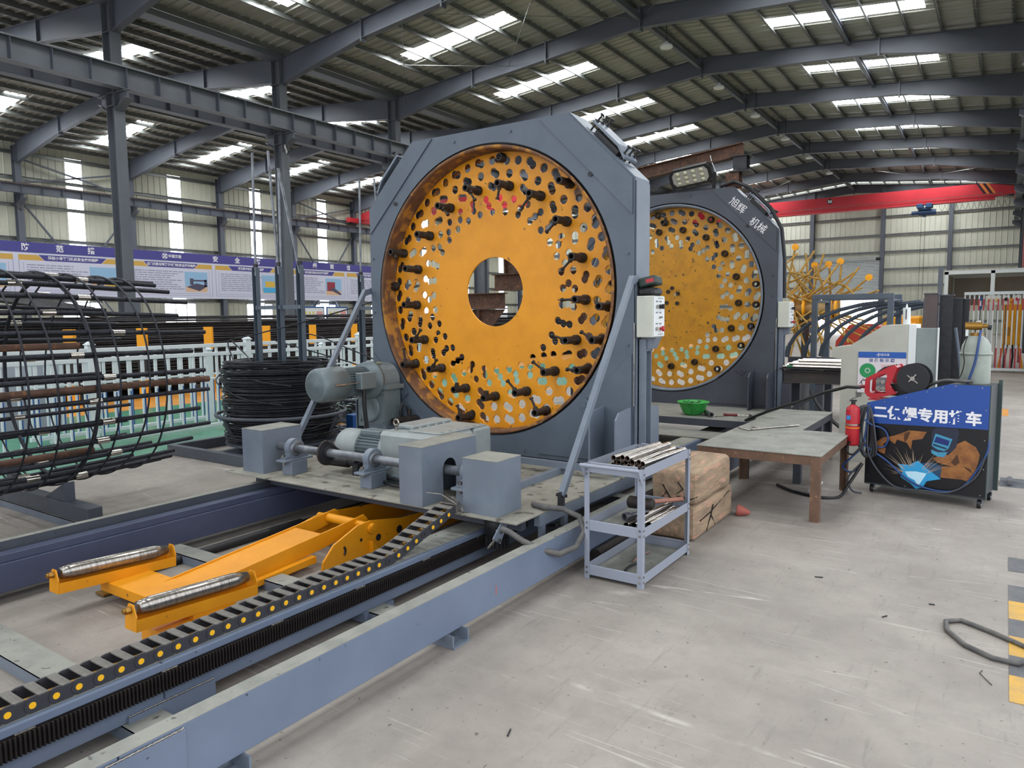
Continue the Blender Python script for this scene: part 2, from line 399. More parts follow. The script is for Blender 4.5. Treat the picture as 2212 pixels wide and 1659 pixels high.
# corrugated roof sheets, one object per bay and slope
def sheet(x0, x1, y0, y1, pitch=.34, h=.045, w=.09):
    mb = MB(); ys = [(y0, 0)]; y = y0 + pitch / 2
    while y + w < y1:
        ys += [(y - w * .5, 0), (y - w * .22, -h), (y + w * .22, -h), (y + w * .5, 0)]; y += pitch
    ys.append((y1, 0))
    vs = [(x, yy, zroof(x * .9999999) + dz) for yy, dz in ys for x in (x0, x1)]
    mb.add(vs, [(2 * i, 2 * i + 1, 2 * i + 3, 2 * i + 2) for i in range(len(ys) - 1)]); return mb
ceil_ = bpy.data.objects.new('ceiling', None); COL.objects.link(ceil_); ceil_['kind'] = 'structure'; ORIG[ceil_.name] = V((0, 0, 0))
SLOPES = [(XC + .25, RM, -19.2, -14.5), (RM, XR, -7.5, -2.6), (RA, XC - .25, -31.0, -26.4), (XW, RA, -42.1, -37.3)]
wi = 0
for n in range(len(YN) - 1):
    ya, yb = YN[n], YN[n + 1]; ym = (ya + yb) / 2 + .62
    for si, (xa, xb, s0, s1) in enumerate(SLOPES):
        mt = roof_m if si < 2 else roof_aisle
        xa2 = xa + 1e-4; xb2 = xb - 1e-4
        mb = sheet(xa2, xb2, ya, ym - .42); mb2 = sheet(xa2, xb2, ym + .42, yb)
        mb.add(mb2.v, mb2.f)
        for a, b_ in ((xa2, s0), (s1, xb2)):
            q = sheet(a, b_, ym - .42, ym + .42); mb.add(q.v, q.f)
        part('roof_sheet', mb, mt, ceil_)
        wi += 1
        sk = MB().add([(s0, ym - .42, zroof(s0)), (s1, ym - .42, zroof(s1)), (s1, ym + .42, zroof(s1)), (s0, ym + .42, zroof(s0))], [(0, 1, 2, 3)])
        struct('window_%d' % wi, sk, sky_m)
        # bright corrugation ribs are cut by the purlins below
for si, (xa, xb, _, _) in enumerate(SLOPES):
    L = abs(xb - xa); k = int(L / 1.06)
    for i in range(k + 1):
        x = xa + .25 + (L - .5) * i / k; z = zroof(x) - .012
        mb = MB(); mb.box(x - .008, x + .008, Y0, Y1, z - .2, z); mb.box(x - .06, x, Y0, Y1, z - .012, z); mb.box(x, x + .06, Y0, Y1, z - .2, z - .19)
        part('purlin', mb, purlin_m, ceil_)
part('valley_gutter', MB().prism([(XC - .5, 11.3), (XC - .25, 10.95), (XC + .25, 10.95), (XC + .5, 11.3), (XC + .45, 11.3), (XC + .22, 10.98), (XC - .22, 10.98), (XC - .45, 11.3)], 1, Y0, Y1), struct_m, ceil_)
part('ridge_beam', MB().box(RM - .07, RM + .07, Y0, Y1, 11.62, 11.8), struct_m, ceil_)
part('tie_beam', MB().ibeam_y(-5.2, Y0, Y1, 11.45, 11.62, .14, .012, .01), struct_m, ceil_)
# roof cross bracing rods in two bays
mb = MB()
for ya in (YN[5], YN[11]):
    for xa, xb in ((-21.5, -16.2), (-16.2, -RM * -1), (RM, -5.2), (-5.2, .5)):
        if xb > xa:
            for p, q in (((xa, ya), (xb, ya + 6)), ((xa, ya + 6), (xb, ya))):
                mb.cyl((p[0], p[1], zroof(p[0]) - .55), (q[0], q[1], zroof(q[0]) - .55), .012, 5)
part('bracing_rods', mb, purlin_m, ceil_, kind='stuff')

# portal frames: rafters and columns
def rafter(pts, y, name='roof_rafter'):
    # pts: (x, zbottom, ztop); I section with flange width .22
    mb = MB(); w = .11
    bot = [(p[0], p[1]) for p in pts]; top = [(p[0], p[2]) for p in pts]
    mb.prism(bot + top[::-1], 1, y - .006, y + .006)
    for line, s in ((bot, 1), (top, -1)):
        mb.prism(line + [(p[0], p[1] + .02 * s) for p in line[::-1]], 1, y - w, y + w)
    return mb
def endplate(mb, x, y, z0, z1): mb.box(x - .03, x + .03, y - .12, y + .12, z0 - .1, z1 + .04)
for y in YN:
    gable = y == YN[-1]
    t = lambda x: zroof(x) - .21
    mb = rafter([(XC + .22, 10.1, t(XC + .3)), (-17.9, 10.82, t(-17.9)), (RM, 11.42, t(RM))], y)
    for x, z0 in ((-17.9, 10.82), (-14.5, 11.1), (RM, 11.42)): endplate(mb, x, y, z0, t(x))
    mb2 = rafter([(RM, 11.42, t(RM)), (-4.2, 10.95, t(-4.2)), (.55, 10.05, t(.6))], y); endplate(mb2, -4.2, y, 10.95, t(-4.2))
    struct('roof_rafter', mb, struct_m); struct('roof_rafter', mb2, struct_m)
    mb = rafter([(XC - .22, 10.2, t(XC - .3)), (-26.6, 10.75, t(-26.6)), (RA, 11.45, t(RA))], y)
    for x, z0 in ((-26.6, 10.75), (RA, 11.45)): endplate(mb, x, y, z0, t(x))
    mb2 = rafter([(RA, 11.45, t(RA)), (-38.6, 10.82, t(-38.6)), (XW + .3, 9.95, t(XW + .2))], y); endplate(mb2, -38.6, y, 10.82, t(-38.6))
    struct('roof_rafter', mb, struct_m); struct('roof_rafter', mb2, struct_m)
    for xc, d, ztop in ((XC, .22, 11.15), (XW + .3, .18, 10.9), (.78, .2, 10.9)):
        if xc > 0 and y < 20: continue
        mb = MB(); fw_ = .16
        mb.box(xc - d, xc - d + .016, y - fw_, y + fw_, 0, ztop); mb.box(xc + d - .016, xc + d, y - fw_, y + fw_, 0, ztop)
        mb.box(xc - d + .016, xc + d - .016, y - .006, y + .006, 0, ztop)
        for z in (8.36, 8.0, 10.1): mb.box(xc - d, xc + d, y - fw_, y + fw_, z, z + .016)
        if xc < -20 or xc > 0:
            for sgn in ((1, -1) if xc == XC else ((1,) if xc < XC else (-1,))):
                e = xc + sgn * d; f = xc + sgn * (d + .52)
                mb.prism([(e, 7.85), (e, 8.36), (f, 8.36), (f, 8.14)] if sgn > 0 else [(e, 7.85), (f, 8.14), (f, 8.36), (e, 8.36)], 1, y - .012, y + .012)
                mb.box(min(e, f), max(e, f), y - .14, y + .14, 8.34, 8.36)
                mb.bar((e, y, 7.86), (f, y, 8.15), .28, .014)
        struct('steel_column', mb, struct_m if xc != XC else struct_l)
# crane runway beams with stiffeners
def runway(x, z0, z1, w, rail_m, side):
    o = bpy.data.objects.new('crane_runway_beam', None); COL.objects.link(o); o['kind'] = 'structure'; ORIG[o.name] = V((0, 0, 0))
    part('girder', MB().ibeam_y(x, Y0, Y1, z0, z1, w, .018, .01), struct_l if side else struct_m, o)
    part('rail', MB().box(x - .03, x + .03, Y0, Y1, z1, z1 + .07), rail_m, o)
    y = YN[2]
    while y < 46:
        part('stiffener', MB().box(x + .005, x + w / 2 - .01, y - .006, y + .006, z0 + .018, z1 - .018), struct_m, o)
        y += 1.0
    return o
runway(-21.62, 8.38, 9.0, .34, purlin_m, 1); runway(-22.78, 8.38, 9.0, .34, purlin_m, 0)
runway(-43.2, 8.4, 8.86, .28, rust, 0); runway(.3, 8.4, 9.05, .3, purlin_m, 0)

# left wall: ribbed sheets, daylight panels, low windows, girts, bracing
def vsheet_x(x, y0, y1, z0, z1, pitch=.38, h=.035, w=.07):
    mb = MB(); ys = [(y0, 0)]; y = y0 + pitch / 2
    while y + w < y1: ys += [(y - w / 2, 0), (y - w * .2, h), (y + w * .2, h), (y + w / 2, 0)]; y += pitch
    ys.append((y1, 0))
    mb.add([(x + dx, yy, z) for yy, dx in ys for z in (z0, z1)], [(2 * i, 2 * i + 1, 2 * i + 3, 2 * i + 2) for i in range(len(ys) - 1)]); return mb
wl_ = bpy.data.objects.new('wall_left', None); COL.objects.link(wl_); wl_['kind'] = 'structure'; ORIG[wl_.name] = V((0, 0, 0))
for n in range(len(YN) - 1):
    ya, yb = YN[n], YN[n + 1]; ym = (ya + yb) / 2
    for a, b_ in ((ya, ym - .44), (ym + .44, yb)):
        lo_ = 2.75
        part('wall_sheet', vsheet_x(XW, a, b_, lo_, 11.2), wall_m, wl_)
    for a, b_ in ((ya, ym - 1.1), (ym + 1.1, yb)): part('wall_sheet', vsheet_x(XW, a, b_, 0, 2.75), wall_m, wl_)
    part('wall_sheet', vsheet_x(XW, ym - 1.1, ym + 1.1, 0, .9), wall_m, wl_)
    part('wall_sheet', vsheet_x(XW, ym - .44, ym + .44, 10.72, 11.2), wall_m, wl_)
    if 2 <= n <= 9:
        wi += 1
        struct('window_%d' % wi, MB().add([(XW, ym - .44, 2.75), (XW, ym + .44, 2.75), (XW, ym + .44, 10.72), (XW, ym - .44, 10.72)], [(0, 1, 2, 3)]), pane_m)
        wi += 1
        wo = bpy.data.objects.new('window_%d' % wi, None); COL.objects.link(wo); wo['kind'] = 'structure'; ORIG[wo.name] = V((0, 0, 0))
        fr = MB()
        for yy in (ym - 1.1, ym - .35, ym + .4, ym + 1.04): fr.box(XW, XW + .06, yy, yy + .06, .9, 2.75)
        for zz in (.9, 1.75, 2.69): fr.box(XW, XW + .06, ym - 1.1, ym + 1.1, zz, zz + .06)
        part('window_frame', fr, white_m, wo)
        for a, b_ in ((ym - 1.04, ym - .35), (ym - .29, ym + .4), (ym + .46, ym + 1.04)):
            part('pane', MB().add([(XW + .02, a, .96), (XW + .02, b_, .96), (XW + .02, b_, 2.69), (XW + .02, a, 2.69)], [(0, 1, 2, 3)]), pane_m, wo)
for z in (.85, 2.8, 4.4, 6.0, 7.75, 9.2, 10.5):
    part('girt', MB().box(XW + .04, XW + .06, Y0, Y1, z, z + .18).box(XW + .06, XW + .12, Y0, Y1, z + .165, z + .18), purlin_m, wl_)
for n in (2, 4, 8):
    ya, yb = YN[n] + .1, YN[n + 1] - .1
    if n == 4: ya, yb = YN[5], YN[6]
    for za, zb in ((8.95, 10.3), (.3, 8.2)):
        for p, q in ((za, zb), (zb, za)):
            part('brace', MB().bar((XW + .3, ya, p), (XW + .3, yb, q), .09, .09), struct_m, wl_)

# end gable wall
gw = bpy.data.objects.new('wall_back', None); COL.objects.link(gw); gw['kind'] = 'structure'; ORIG[gw.name] = V((0, 0, 0))
GY = Y1 + .2
def vsheet_y(y, x0, x1, z0, ztop, pitch=.38, h=.035, w=.07):
    mb = MB(); xs = [(x0, 0)]; x = x0 + pitch / 2
    while x + w < x1: xs += [(x - w / 2, 0), (x - w * .2, -h), (x + w * .2, -h), (x + w / 2, 0)]; x += pitch
    xs.append((x1, 0))
    mb.add([(xx, y + dy, z) for xx, dy in xs for z in (z0, ztop(xx))], [(2 * i, 2 * i + 1, 2 * i + 3, 2 * i + 2) for i in range(len(xs) - 1)]); return mb
cols = [XW, -38.5, RA, -27.6, XC, -18.9, -13.85, -8.5, -3.82, XR]
for a, b_ in zip(cols[:-1], cols[1:]):
    if a == -13.85:
        part('wall_sheet', vsheet_y(GY, a, b_, 6.1, zroof), gable_m, gw)
    else: part('wall_sheet', vsheet_y(GY, a, b_, 0, zroof), gable_m, gw)
for z in (1.0, 2.4, 3.83, 5.17, 6.55, 7.9, 9.35): 
    for a, b_ in ((XW, -13.95), (-8.4, XR)) if z < 6 else ((XW, XR),):
        part('girt', MB().box(a, b_, GY - .1, GY - .08, z - .12, z + .06).box(a, b_, GY - .14, GY - .1, z + .04, z + .06), purlin_m, gw)
for x in cols[1:-1]:
    part('gable_post', MB().box(x - .15, x + .15, GY - .42, GY - .4, 0, zroof(x) - .3).box(x - .15, x + .15, GY - .14, GY - .12, 0, zroof(x) - .3).box(x - .006, x + .006, GY - .4, GY - .14, 0, zroof(x) - .3), struct_m, gw)
# rolling shutter door in the gable: slats
dr = bpy.data.objects.new('door_1', None); COL.objects.link(dr); dr['kind'] = 'structure'; ORIG[dr.name] = V((0, 0, 0))
shut = mat('shutter_slat', 'a3aaa6', .4, .3, col2='959c99', scale=2, amount=.6)
z = 3.1
while z < 5.9:
    part('slat', MB().prism([(GY - .06, z), (GY - .1, z + .02), (GY - .1, z + .09), (GY - .06, z + .115)], 0, -13.7, -8.65), shut, dr); z += .12
part('shutter_box', MB().bbox(-13.75, -8.6, GY - .35, GY - .02, 5.9, 6.2, .02), shut, dr)
part('shutter_motor', MB().cyl((-8.9, GY - .5, 6.0), (-8.6, GY - .5, 6.0), .12, 12), dark_metal, dr)
# daylight seen through the open lower part of the door
wi += 1
struct('window_%d' % wi, MB().add([(-13.7, GY + .3, 0), (-8.65, GY + .3, 0), (-8.65, GY + .3, 3.2), (-13.7, GY + .3, 3.2)], [(0, 1, 2, 3)]), pane_m)
# right wall, closed from the second bay on
rw = bpy.data.objects.new('wall_right', None); COL.objects.link(rw); rw['kind'] = 'structure'; ORIG[rw.name] = V((0, 0, 0))
for n in range(len(YN) - 1):
    if YN[n] < 17: continue
    part('wall_sheet', vsheet_x(XR, YN[n], YN[n + 1], 0, 11.1), gable_m, rw)
for z in (1.2, 2.8, 4.4, 6.0, 7.6, 9.2): part('girt', MB().box(XR - .08, XR - .05, YN[5], Y1, z, z + .16), purlin_m, rw)
# high closed strip above the open side near the camera
part('header_sheet', vsheet_x(XR, Y0, YN[5], 6.0, 11.1), gable_m, rw)
# ================================================================== RING FRAME MACHINES
CX, CZ = -4.02, 1.925
def lobes(kind):
    """hole circles of the disc in polar rings about the disc centre (x,z,r)"""
    H = []
    dx, dz = -4.05, 1.93
    def P(r, a): return dx + r * cos(R(a)), dz + r * sin(R(a))
    for i in range(52):                         # outer ring, single and double holes in turn
        a = .4 + 6.923 * i
        if i % 2: H.append((*P(1.225, a), .043))
        else:
            H.append((*P(1.213, a - 1.0), .04)); H.append((*P(1.237, a + 1.0), .04))
    for i in range(42):
        a = 3.2 + 8.571 * i
        if i % 2: H.append((*P(1.10, a), .042))
        else: H.append((*P(1.092, a - .9), .039)); H.append((*P(1.118, a + .9), .039))
    for i in range(34):
        a = 6.0 + 10.588 * i
        if i % 2 == 0: H.append((*P(.975, a - 1.1), .037)); H.append((*P(.995, a + 1.1), .037))
    for i in range(34): H.append((*P(.875, .4 + 10.588 * i), .036))
    for i in range(28): H.append((*P(.812, 3.9 + 12.857 * i), .036))
    for i in range(32): H.append((*P(.752, 1.0 + 11.25 * i), .036))
    return H
def machine(Yf, tall, pf, pd, py, first):
    nm = 'near' if first else 'far'
    t = thing('ring_frame_machine', (-4.0, Yf, .4), tall[0], 'machine')
    D = .30; Yb = Yf + D; Yd = Yf + .18
    octo = [(-5.49, .42), (-2.52, .42), (-2.52, 2.81), (-3.12, 3.405), (-4.89, 3.405), (-5.49, 2.81)]
    hole = circle(CX, CZ, 1.345, 96)
    off = ORIG[t.name]
    front = part('front_plate', plate_holes(octo, [hole], Yf, Yf + .012, 'front_plate', pf, off), pf, t)
    part('back_plate', plate_holes(octo, [circle(CX, CZ, 1.33, 72)], Yb - .012, Yb, 'back_plate', pf, off), pf, t)
    n = len(octo); side = MB()
    for i in range(n):
        a, b = octo[i], octo[(i + 1) % n]; L = math.dist(a, b); nx, nz = (b[1] - a[1]) / L, -(b[0] - a[0]) / L
        side.add([(a[0], Yf + .004, a[1]), (b[0], Yf + .004, b[1]), (b[0], Yb, b[1]), (a[0], Yb, a[1])] + [(a[0] - nx * .01, Yf + .004, a[1] - nz * .01), (b[0] - nx * .01, Yf + .004, b[1] - nz * .01), (b[0] - nx * .01, Yb, b[1] - nz * .01), (a[0] - nx * .01, Yb, a[1] - nz * .01)],
                 [(0, 1, 2, 3), (7, 6, 5, 4), (0, 4, 5, 1), (2, 6, 7, 3)])
    part('side_skin', side, pd, t)
    # bolted corner cover plates, proud of the front
    cv = [[(-3.42, 3.395), (-3.13, 3.395), (-2.535, 2.80), (-2.535, 2.51)], [(-4.63, 3.395), (-4.88, 3.395), (-5.475, 2.80), (-5.475, 2.55)],
          [(-5.475, 1.33), (-5.475, .46), (-4.60, .46)], [(-2.535, 1.38), (-2.535, .46), (-3.45, .46)]]
    for i, c in enumerate(cv):
        part('corner_cover', MB().prism(c, 1, Yf - .012, Yf - .0005), pf, t)
    hx, hz_ = ((-2.90, 2.90), (-5.16, 2.90))[0], None
    for (x, z) in ((-2.92, 2.87), (-5.12, 2.83)):
        part('grease_hole', MB().cyl((x, Yf - .0125, z), (x, Yf - .0145, z), .021, 16), dark_metal, t)
    for (x, z) in ((-4.36, 3.33), (-3.72, 3.335), (-2.575, 2.2), (-2.575, 1.45), (-2.58, 1.93), (-5.45, 1.75), (-5.45, 2.3), (-3.6, .47), (-4.3, .47)):
        part('bolt', MB().cyl((x, Yf - .002, z), (x, Yf - .012, z), .012, 6, smooth=False), pf, t)
    for (x, z) in ((-5.07, .93), (-2.96, .93)):
        q = .07
        d = part('roller_plate', MB().prism([(x - q, z), (x, z - q), (x + q, z), (x, z + q)], 1, Yf - .026, Yf - .0125), pf, t)
        part('bolt', MB().cyl((x, Yf - .026, z), (x, Yf - .045, z), .02, 6, smooth=False), pf, d)
    # black ring painting in the gap's shade, rotating drum rim and pierced disc
    part('gap_shade_ring', MB().lathe((CX, 0, CZ), (0, 1, 0), [(Yf + .02, 1.347), (Yf + .02, 1.325), (Yf + .26, 1.325), (Yf + .26, 1.347)], 96, caps=False), black_pl, t)
    part('drum_rim', MB().lathe((CX - .005, 0, CZ), (0, 1, 0), [(Yf + .0, 1.327), (Yf - .004, 1.322), (Yf - .002, 1.302), (Yf + .01, 1.298), (Yf + .195, 1.298)], 96, caps=False), rust_ring if first else pd, t)
    holes = circ_union(lobes(first))
    if first: holes.append(circle(-4.05, 1.93, .328, 64))
    else: holes.append(circle(-4.0, 1.99, .02, 16))
    disc = part('pierced_disc', plate_holes(circle(CX - .005, CZ, 1.297, 96), holes, Yd, Yd + .02, 'pierced_disc', py, off), py, t, 'yellow disc pierced by rings of single and overlapping holes')
    # stiffening back ring of the drum
    part('back_ring', MB().lathe((CX, 0, CZ), (0, 1, 0), [(Yb - .05, 1.30), (Yb - .05, 1.27), (Yb - .03, 1.27), (Yb - .03, 1.30)], 72, caps=False), rust_ring if first else pd, t)
    def clamp(x, z, ang, L=.213, scr=None):
        cc = MB().tube((x, Yd - L, z), (x, Yd - .012, z), .034, .022, 16)
        cc.lathe((x, 0, z), (0, 1, 0), [(Yd - .055, .035), (Yd - .045, .045), (Yd, .045)], 16, caps=False)
        c = part('clamp_tube', cc, black_metal, t)
        if scr is not None:
            ux, uz = cos(R(ang)), sin(R(ang)); yy = Yd - L + .045
            s = MB().cyl((x + ux * .03, yy, z + uz * .03), (x + ux * .055, yy, z + uz * .055), .021, 6, smooth=False)
            s.cyl((x + ux * .05, yy, z + uz * .05), (x + ux * scr, yy, z + uz * scr), .011, 8).cyl((x + ux * scr, yy, z + uz * scr), (x + ux * (scr + .018), yy, z + uz * (scr + .018)), .019, 6, smooth=False)
            part('clamping_screw', s, black_metal, c)
    if first:
        CL = [(-4.215, 2.891, -56, .125), (-3.852, 2.896, -102, .125), (-4.553, 2.758, -43, .115), (-3.209, 2.851, 0, None), (-3.513, 2.772, -133, .14), (-4.821, 2.508, 0, None), (-5.178, 2.355, -60, .05),
              (-4.986, 2.182, 0, None), (-5.014, 1.822, 70, .05), (-3.244, 2.525, -140, .14), (-3.090, 2.201, -137, .14), (-3.057, 1.836, 180, .14), (-2.829, 1.774, 0, None), (-4.920, 1.469, 51, .12), (-5.050, 1.218, 97, .15),
              (-4.701, 1.184, 57, .10), (-4.397, .994, 80, .05), (-4.040, .933, 80, .05), (-4.344, .723, 110, .11), (-3.151, 1.484, 165, .15), (-2.893, 1.489, 151, .13), (-3.374, 1.198, 147, .15), (-3.037, 1.228, 179, .11),
              (-3.681, .999, 136, .14), (-3.469, .830, 116, .13), (-5.30, 2.02, 0, None), (-3.93, 3.16, 200, .05)]
        for x, z, a, s in CL:
            L = .213 if (x, z) not in ((-5.30, 2.02), (-3.93, 3.16)) else .07
            clamp(x, z, a, L, s)
    else:
        for i in range(34):
            if i % 2:
                a = 6.0 + 10.588 * i; x = -4.05 + .985 * cos(R(a)); z = 1.93 + .985 * sin(R(a)); clamp(x, z, 0, .05)
        for a in (-19, -33, -5, 62, 100, -55, 8): x = -4.05 + 1.225 * cos(R(a)); z = 1.93 + 1.225 * sin(R(a)); clamp(x, z, 0, .05)
        clamp(-4.15, 3.02, 60, .12, .06)
        for dx_, dz_ in ((-.08, .07), (.07, .04), (-.1, -.09), (.06, -.10), (-.02, .12)):
            part('hub_bolt', MB().cyl((-4.02 + dx_, Yd, 1.96 + dz_), (-4.02 + dx_, Yd - .02, 1.96 + dz_), .028, 12), black_metal, t)
    # access flap on the chamfers: bent plate with adjusting bolts
    for sgn in (1, -1):
        cxx, czz = CX + .005 + sgn * 1.185, 3.108
        M_ = basis((cxx, Yf + .03, czz), (sgn * 1, 0, -1), (0, 1, 0))          # x along the slope, y depth, z inward/outward
        out = -1 if M_.col[2][2] < 0 else 1
        mb = MB()
        for a, b, h0, h1 in ((-.2, .12, .075, .095),): mb.box(a, b, 0, .24, h0 * out, h1 * out) if out > 0 else mb.box(a, b, 0, .24, -h1, -h0)
        mb.prism([(.12, .075 * out), (.24, .035 * out), (.24, .055 * out), (.12, .095 * out)], 1, 0, .24) if True else None
        f = part('access_flap', mb.xf(M_), pd, t)
        s2 = MB().box(-.22, -.15, .02, .22, .002 * out, .012 * out); s2.box(.17, .27, .02, .22, .002 * out, .012 * out)
        part('flap_seat', s2.xf(M_), pd, t)
        part('roller_slot', MB().box(-.13, .15, .03, .21, .001 * out, .05 * out).xf(M_), black_pl, t)
        for a in (-.18, .2):
            for y in (.03, .12, .21):
                hh = .095 if a < 0 else .06
                part('adjusting_bolt', MB().cyl((a, y, .0), (a, y, (hh + .07) * out), .009, 8).cyl((a, y, (hh + .06) * out), (a, y, (hh + .078) * out), .02, 6, smooth=False).cyl((a, y, (hh) * out), (a, y, (hh + .014) * out), .017, 6, smooth=False).xf(M_), dark_metal, f)
    # foot gussets
    for x, ya, yb in ((-2.79, Yf - .27, Yf), (-2.545, Yf - .29, Yf), (-2.5, Yb + .0, Yb + .17)):
        lo = min(ya, yb); 
        poly = [(ya, .40), (ya, .86), (ya + .06, .915), (yb, .935), (yb, .40)] if ya < Yf else [(ya, .4), (ya, .92), (yb - .03, .91), (yb, .86), (yb, .40)]
        part('gusset', MB().prism(poly, 0, x - .008, x + .008), pf if not first else grey, t)
    for x, ya, yb in ((-5.22, Yf - .27, Yf), (-5.465, Yf - .29, Yf)):
        part('gusset', MB().prism([(ya, .40), (ya, .86), (ya + .06, .915), (yb, .935), (yb, .40)], 0, x - .008, x + .008), pf, t)
    # right side channel carrying the switch box
    ch = MB().box(-2.518, -2.51, Yf + .02, Yf + .28, .42, 2.78)
    ch.box(-2.51, -2.44, Yf + .06, Yf + .072, .40, 1.5).box(-2.51, -2.44, Yf + .17, Yf + .182, .40, 1.5).box(-2.51, -2.50, Yf + .06, Yf + .18, .40, 1.5)
    part('side_channel', ch, pd, t)
    part('weld_bead', MB().sweep([(-2.515 - .002 * (i % 2), Yf - .004, .95 + .012 * i) for i in range(58)], .005, 5), steel, t)
    # switch box
    bx = part('switch_box', MB().bbox(-2.50, -2.355, Yf - .0, Yf + .235, 1.515, 1.852, .006), cream, t, 'cream switch box on the right side of the frame')
    part('switch_panel', MB().bbox(-2.3545, -2.35, Yf + .008, Yf + .228, 1.523, 1.845, .002), white_m, bx)
    part('selector_knob', MB().cyl((-2.352, Yf + .13, 1.765), (-2.325, Yf + .13, 1.765), .018, 14).box(-2.325, -2.31, Yf + .122, Yf + .138, 1.745, 1.785), black_pl, bx)
    part('selector_knob', MB().cyl((-2.352, Yf + .07, 1.765), (-2.335, Yf + .07, 1.765), .015, 14), steel, bx)
    part('toggle_switch', MB().cyl((-2.352, Yf + .12, 1.675), (-2.325, Yf + .13, 1.68), .008, 8), steel, bx)
    part('selector_knob', MB().cyl((-2.352, Yf + .06, 1.585), (-2.335, Yf + .06, 1.585), .015, 14), steel, bx)
    part('stop_button', MB().cyl((-2.352, Yf + .14, 1.585), (-2.33, Yf + .14, 1.585), .012, 14).lathe((-2.33, Yf + .14, 1.585), (1, 0, 0), [(0, .022), (.012, .022), (.016, .015)], 16), red_p, bx, 'red mushroom stop button')
    lines = MB()
    for z in (1.83, 1.537): lines.box(-2.3499, -2.349, Yf + .09, Yf + .2, z, z + .004)
    for z in (1.80, 1.71, 1.62):
        for y in (.05, .075, .12, .145): lines.box(-2.3499, -2.349, Yf + y, Yf + y + .014, z, z + .012)
    part('printed_marks', lines, dark_metal, bx, kind='stuff')
    part('box_bracket', MB().prism([(-2.49, 1.515), (-2.36, 1.515), (-2.40, 1.42), (-2.44, 1.42), (-2.44, 1.40), (-2.49, 1.40)], 1, Yf + .08, Yf + .2), grey, t)
    return t
M1 = machine(5.5, ['near rotating ring frame machine, blue-grey octagonal frame around a yellow pierced disc'], grey_front, grey, yellow, True)
M2 = machine(9.95, ['far rotating ring frame machine with dark frame, white handwriting and dirty yellow disc'], grey_dark, grey, yellow2, False)
# painted characters on the far frame's cover
for ch_, x, z in (('旭', -3.06, 3.19), ('辉', -2.965, 3.10), ('机', -2.79, 2.90), ('械', -2.69, 2.82)):
    a = R(-38)
    part('painted_character', text_mb(ch_, .13, basis((x - .04, 9.95 - .0135, z), (cos(a), 0, sin(a)), (-sin(a), 0, cos(a))), depth=.0006, bold=.0), white_t, M2)

# ------------------------------------------------------------------ travelling deck of the near machine
t = thing('machine_deck', (-4.0, 4.8, .3), 'dusty grey steel deck carrying the near ring frame and its drive', 'platform')
part('deck_plate', MB().bbox(-5.5, -2.49, 3.70, 5.95, .388, .4, .002), deck_top, t)
part('side_rail', MB().box(-2.535, -2.492, 3.98, 6.3, .31, .387), grey, t); part('side_rail', MB().box(-5.5, -5.46, 3.98, 6.3, .31, .387), grey, t)
part('cross_beam', MB().box(-5.3, -2.56, 3.86, 3.92, .3, .387), grey_dark, t); part('cross_beam', MB().box(-5.3, -2.56, 5.5, 5.8, .3, .387), grey_dark, t)
for x in (-3.0, -4.95): part('frame_tube', MB().box(x - .025, x + .025, 4.32, 5.2, .4005, .45), grey, t)
part('frame_tube', MB().box(-3.55, -2.55, 5.08, 5.13, .4505, .50), grey, t)
for y in (4.02, 4.32): part('leg', MB().box(-2.53, -2.50, y, y + .05, .2, .31), grey, t)
part('hold_down_clamp', MB().box(-2.56, -2.42, 4.16, 4.24, .235, .26).cyl((-2.49, 4.2, .26), (-2.49, 4.2, .285), .018, 6), dark_metal, t)
br = part('sensor_bracket', MB().prism([(3.62, .30), (3.72, .387), (3.80, .387), (3.70, .25)], 0, -2.62, -2.612), grey, t)
part('sensor_switch', MB().cyl((-2.63, 3.68, .29), (-2.68, 3.66, .22), .01, 8).cyl((-2.60, 3.70, .33), (-2.64, 3.70, .33), .012, 8).cyl((-2.60, 3.68, .28), (-2.64, 3.68, .28), .012, 8), steel, br)
for x, y in ((-2.78, 3.90), (-5.16, 4.02)):
    hb = part('wheel_hub', MB().lathe((x, y, 0), (0, 0, 1), [(.235, .05), (.235, .085), (.387, .085), (.387, .05)], 24), dark_metal, t)
    g = MB(); nt = 20; pr_ = []
    for i in range(nt):
        for da, rr in ((-.30, .068), (-.16, .082), (.16, .082), (.30, .068)):
            a = 2 * pi * (i + da) / nt; pr_.append((x + .0 + rr * cos(a), y + rr * sin(a)))
    g.prism(pr_, 2, .155, .23)
    part('pinion', g, dark_metal, hb)
